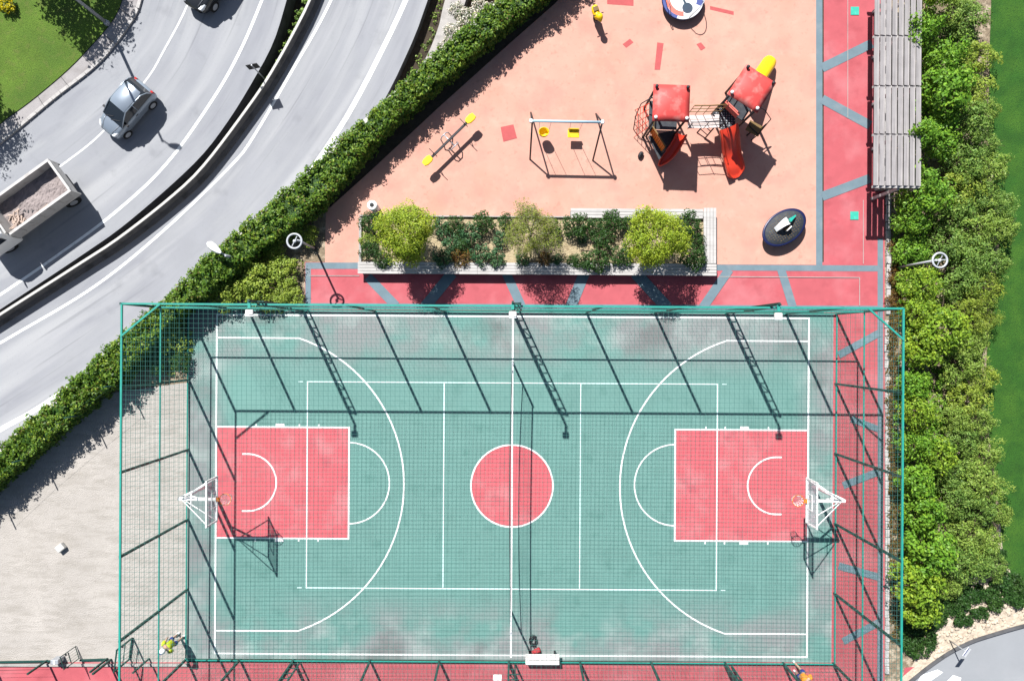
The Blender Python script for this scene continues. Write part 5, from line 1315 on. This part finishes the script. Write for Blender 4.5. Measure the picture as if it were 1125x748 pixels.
# ================================================================== VEHICLES
def car(loc, rz, paint, label, Ln=3.5, Wd=1.62):
    t = thing('car', label, 'car', loc, rz)
    k = Ln / 3.5; w = Wd / 1.62
    st_ = [(-1.75, .60, .36, .78), (-1.68, .70, .28, .90), (-1.45, .775, .24, .95), (-.9, .80, .22, .96), (0, .805, .22, .95), (.75, .80, .22, .95), (1.1, .785, .22, .92), (1.4, .745, .24, .86), (1.6, .66, .28, .76), (1.72, .52, .34, .66), (1.76, .40, .38, .58)]
    secs = []
    for x, hw_, zb, zt in st_:
        pts = [(.86, zb), (.97, zb + .08), (1.0, zb + .25), (.985, zt - .16), (.93, zt - .05), (.78, zt - .004), (.4, zt + .022), (0, zt + .03)]
        full = pts + [(-a, b) for a, b in pts[-2::-1]]
        secs.append([Vector((x * k, a * hw_ * w, b)) for a, b in full])
    body = MB().loft(secs).build('body', paint, t)
    # cabin glass
    cab = [(-1.62, .62, .93, .95), (-1.45, .66, .93, 1.32), (-1.15, .60, .93, 1.46), (-.3, .60, .93, 1.50), (.10, .595, .93, 1.47), (.45, .63, .93, 1.26), (.98, .66, .93, .96)]
    secs = []
    for x, hw_, zb, zt in cab:
        bw_ = .73; f = (zt - zb) / .57
        tw_ = bw_ - (bw_ - .585) * f
        secs.append([Vector((x * k, bw_ * w, zb)), Vector((x * k, tw_ * w, zt - .02)), Vector((x * k, tw_ * .9 * w, zt)), Vector((x * k, -tw_ * .9 * w, zt)), Vector((x * k, -tw_ * w, zt - .02)), Vector((x * k, -bw_ * w, zb))])
    MB().loft(secs, smooth=False).build('window', M['glass'], t)
    rs = []
    for x, hw_, z in ((-1.30, .50, 1.435), (-1.15, .575, 1.478), (-.3, .585, 1.52), (0, .58, 1.50), (.17, .555, 1.455)):
        rs.append([Vector((x * k, hw_ * w, z - .02)), Vector((x * k, hw_ * .93 * w, z + .012)), Vector((x * k, 0, z + .035)), Vector((x * k, -hw_ * .93 * w, z + .012)), Vector((x * k, -hw_ * w, z - .02)), Vector((x * k, 0, z - .03))])
    MB().loft(rs).build('roof', paint, t)
    for s in (-1, 1):
        pm = MB(); pm.tube([(.97 * k, s * .71 * w, .955), (.46 * k, s * .645 * w, 1.28), (.12 * k, s * .595 * w, 1.47), (-1.15 * k, s * .605 * w, 1.46), (-1.47 * k, s * .66 * w, 1.27), (-1.62 * k, s * .71 * w, .97)], .03, 6)
        pm.tube([(-.38 * k, s * .735 * w, .95), (-.42 * k, s * .60 * w, 1.47)], .028, 6); pm.build('pillar', paint, t)
        mi_ = MB().loft([[Vector((x, s * (.84 + y) * w, .98 + z)) for y, z in ((-.08, -.05), (.10, -.05), (.10, .07), (-.08, .07))] for x in (.60 * k, .72 * k)], smooth=False)
        bevel(mi_.build('wing_mirror', M['dark'], t), .02)
        hl_ = MB().loft([[Vector((x * k, s * (y + dy) * w, z + dz)) for dy, dz in ((-.10, -.05), (.10, -.05), (.10, .06), (-.10, .06))] for x, y, z in ((1.38, .60, .80), (1.58, .54, .72), (1.68, .46, .66))])
        hl_.build('headlight', M['lamp_glass'], t)
        MB().box((-1.70 * k, s * .60 * w, .80), (.10, .14, .22)).build('tail_light', M['tail'], t)
        MB().box((-.15 * k, s * .808 * w, .84), (.16, .02, .03)).build('door_handle', M['dark'], t)
        for x in (-1.1, 1.12):
            wh = thing('wheel', '', '', (x * k, s * .70 * w, .29)); del wh['label']; del wh['category']
            bpy.data.objects.remove(wh)
            ty = MB(); ty.tube([(x * k, s * .60 * w, .29), (x * k, s * .815 * w, .29)], .29, 20); to = ty.build('wheel', M['black'], t)
            rmm = MB(); rmm.tube([(x * k, s * .80 * w, .29), (x * k, s * .825 * w, .29)], .18, 16); rmm.build('rim', M['palegrey'], to)
    wp_ = MB(); wp_.bar((1.0 * k, -.1, .975), (.72 * k, .45, 1.12), .025); wp_.bar((1.0 * k, -.5, .975), (.75 * k, -.02, 1.11), .025); wp_.build('wiper', M['dark'], t)
    hs_ = MB()
    for s in (-1, 1): hs_.tube([(.98 * k, s * .5 * w, .952), (1.3 * k, s * .44 * w, .915), (1.6 * k, s * .34 * w, .80)], .012, 4)
    hs_.build('bonnet_crease', M['grey'], t)
    return t
c1 = P(137.5, 119, ROAD + .75); cc_ = car((c1.x, c1.y, ROAD + .005), math.atan2(-.765, -.644), M['silver'], 'small silver hatchback with dark windows driving on the upper road', 3.35, 1.55); cc_.scale = (.92, .92, .92)
c2 = P(231, -27, ROAD + .7); car((c2.x, c2.y, ROAD + .005), math.atan2(-.86, -.51), M['blackpaint'], 'dark car entering at the top edge of the upper road', 3.7)

# tipper truck
hdv = Vector((-.807, -.59, 0)).normalized(); rz = math.atan2(hdv.y, hdv.x)
rear = P(66, 192.5, ROAD + 1.75)
tk = thing('truck', 'pale dusty tipper truck with scrap timber in its open bed', 'truck', (rear.x, rear.y, ROAD + .005), rz)
BL, BW = 3.75, 1.9
MB().box((BL / 2, 0, 1.10), (BL - .1, BW - .1, .10)).build('bed_floor', M['dark'], tk)
hp = MB(); lr = random.Random(12); nx_, ny_ = 44, 24; vs = []
for iy in range(ny_ + 1):
    for ix in range(nx_ + 1):
        fx, fy = ix / nx_, iy / ny_
        z = 1.20 + .03 * math.sin(fx * 5 + 1) * math.sin(fy * 3.1) + .02 * math.sin(fx * 17 + fy * 9) + lr.uniform(-.018, .018)
        vs.append((.09 + (BL - .18) * fx, (fy - .5) * (BW - .18), z))
hp.add(vs, [(iy * (nx_ + 1) + ix, iy * (nx_ + 1) + ix + 1, (iy + 1) * (nx_ + 1) + ix + 1, (iy + 1) * (nx_ + 1) + ix) for iy in range(ny_) for ix in range(nx_)])
lo_ = hp.build('rubble', M['load'], None, fix=False); lo_['kind'] = 'stuff'; lo_.location = tk.location; lo_.rotation_euler = tk.rotation_euler

for s in (-1, 1):
    b_ = MB().box((BL / 2, s * (BW / 2 - .04), 1.33), (BL, .08, .88)); 
    for i in range(6): b_.box((.3 + i * .58, s * (BW / 2 + .02), 1.44), (.07, .04, .56))
    b_.box((BL / 2, s * (BW / 2 - .03), 1.79), (BL, .13, .05)); b_.build('side_board', M['truckwhite'], tk)
tb = MB().box((.04, 0, 1.46), (.08, BW - .17, .62)); tb.box((.035, 0, 1.79), (.12, BW - .2, .048)); tb.build('tailgate', M['truckwhite'], tk)
hb_ = MB().box((BL - .04, 0, 1.56), (.08, BW - .17, .82)); hb_.box((BL - .04, 0, 1.99), (.1, BW - .17, .04)); hb_.build('headboard', M['truckwhite'], tk)
MB().box((BL / 2 + .9, 0, .80), (BL + 1.6, .8, .22)).build('chassis', M['dark'], tk)
sc_ = MB(); lr = random.Random(8)
for i in range(26):
    a = lr.uniform(-1.4, 1.4) + 1.2; cx, cy = BL - .55 + lr.uniform(-.3, .25), .35 * 0 + lr.uniform(-.1, .75); ln = lr.uniform(.5, 1.1)
    sc_.box((cx, min(.6, max(-.6, cy)), 1.25 + .010 * i), (ln * lr.uniform(.3, .8), lr.uniform(.03, .10), .03), a)
for i in range(3): sc_.box((1.6 + .5 * i, BW / 2 - .22 - .05 * i, 1.25 + .03 * i), (2.2, .06, .03), .02 * i)
tag(sc_.build('scrap_timber', M['timber'], loc=(0, 0, 0)), 'loose scrap timber lying in the corner of the truck bed', 'timber')
sco = bpy.data.objects['scrap_timber']; sco.location = tk.location; sco.rotation_euler = tk.rotation_euler
secs = []
for x, zt, hw_ in ((BL + .12, 2.02, .90), (BL + .25, 2.12, .92), (BL + .9, 2.14, .92), (BL + 1.15, 2.05, .91), (BL + 1.65, 1.30, .90), (BL + 1.78, 1.1, .86), (BL + 1.80, .6, .84)):
    secs.append([Vector((x, hw_, .55)), Vector((x, hw_, min(zt - .06, 1.3))), Vector((x, hw_ - .10 * max(0, (zt - 1.3) / .8), zt - .06)), Vector((x, hw_ * .84, zt)), Vector((x, -hw_ * .84, zt)), Vector((x, -hw_ + .10 * max(0, (zt - 1.3) / .8), zt - .06)), Vector((x, -hw_, min(zt - .06, 1.3))), Vector((x, -hw_, .55))])
MB().loft(secs, smooth=False).build('cab', M['white'], tk)
wn = MB(); wn.add([(BL + 1.18, .74, 2.02), (BL + 1.18, -.74, 2.02), (BL + 1.62, -.80, 1.36), (BL + 1.62, .80, 1.36)], [(0, 1, 2, 3)])
for v_ in range(4): x, y, z = wn.v[v_]; wn.v[v_] = (x + .02, y, z + .012)
wn.build('windscreen', M['glass'], tk)
for s in (-1, 1):
    MB().box((BL + .68, s * .885, 1.66), (.62, .03, .46)).build('side_window', M['glass'], tk)
    mr_ = MB(); mr_.box((BL + 1.35, s * 1.13, 1.62), (.05, .20, .32)); mr_.bar((BL + 1.3, s * .9, 1.72), (BL + 1.35, s * 1.1, 1.72), .025); mr_.build('wing_mirror', M['dark'], tk)
    for x in (.75, BL + 1.0):
        w_ = MB(); w_.tube([(x, s * .55, .40), (x, s * .82, .40)], .40, 22); wo = w_.build('wheel', M['black'], tk)
        rm = MB(); rm.tube([(x, s * .80, .40), (x, s * .835, .40)], .2, 14); rm.build('rim', M['grey'], wo)
rw = MB().box((BL + .105, 0, 1.75), (.02, .9, .34)); rw.build('rear_window', M['glass'], tk)

# ================================================================== CAMERA, LIGHT
cam = bpy.data.cameras.new('camera'); cam.sensor_width = 36; cam.lens = F / 1125 * 36; cam.clip_end = 2000
co = bpy.data.objects.new('camera', cam); COL.objects.link(co); co.location = (0, 0, H); co.rotation_euler = (0, 0, ROLL); S.camera = co
EL = 48.5
sd = Vector((.424 * math.cos(R(EL)), -.905 * math.cos(R(EL)), -math.sin(R(EL))))
su = bpy.data.lights.new('sun', 'SUN'); su.energy = 5.0; su.angle = R(.5); su.color = (1, .98, .945)
so = bpy.data.objects.new('sun', su); COL.objects.link(so); so.rotation_euler = sd.to_track_quat('-Z', 'Y').to_euler(); so.location = (-20, 40, 60)
w = bpy.data.worlds.new('World'); S.world = w; w.use_nodes = True
sk = w.node_tree.nodes.new('ShaderNodeTexSky'); sk.sky_type = 'NISHITA'; sk.sun_disc = False
sk.sun_elevation = R(EL); sk.sun_rotation = math.atan2(-.424, .905)
bg = w.node_tree.nodes['Background']; bg.inputs['Strength'].default_value = 0.05
w.node_tree.links.new(sk.outputs[0], bg.inputs['Color'])
vs = S.view_settings; vs.view_transform = 'Standard'; vs.look = 'None'; vs.exposure = 1.0; vs.gamma = 1.0; vs.use_curve_mapping = False
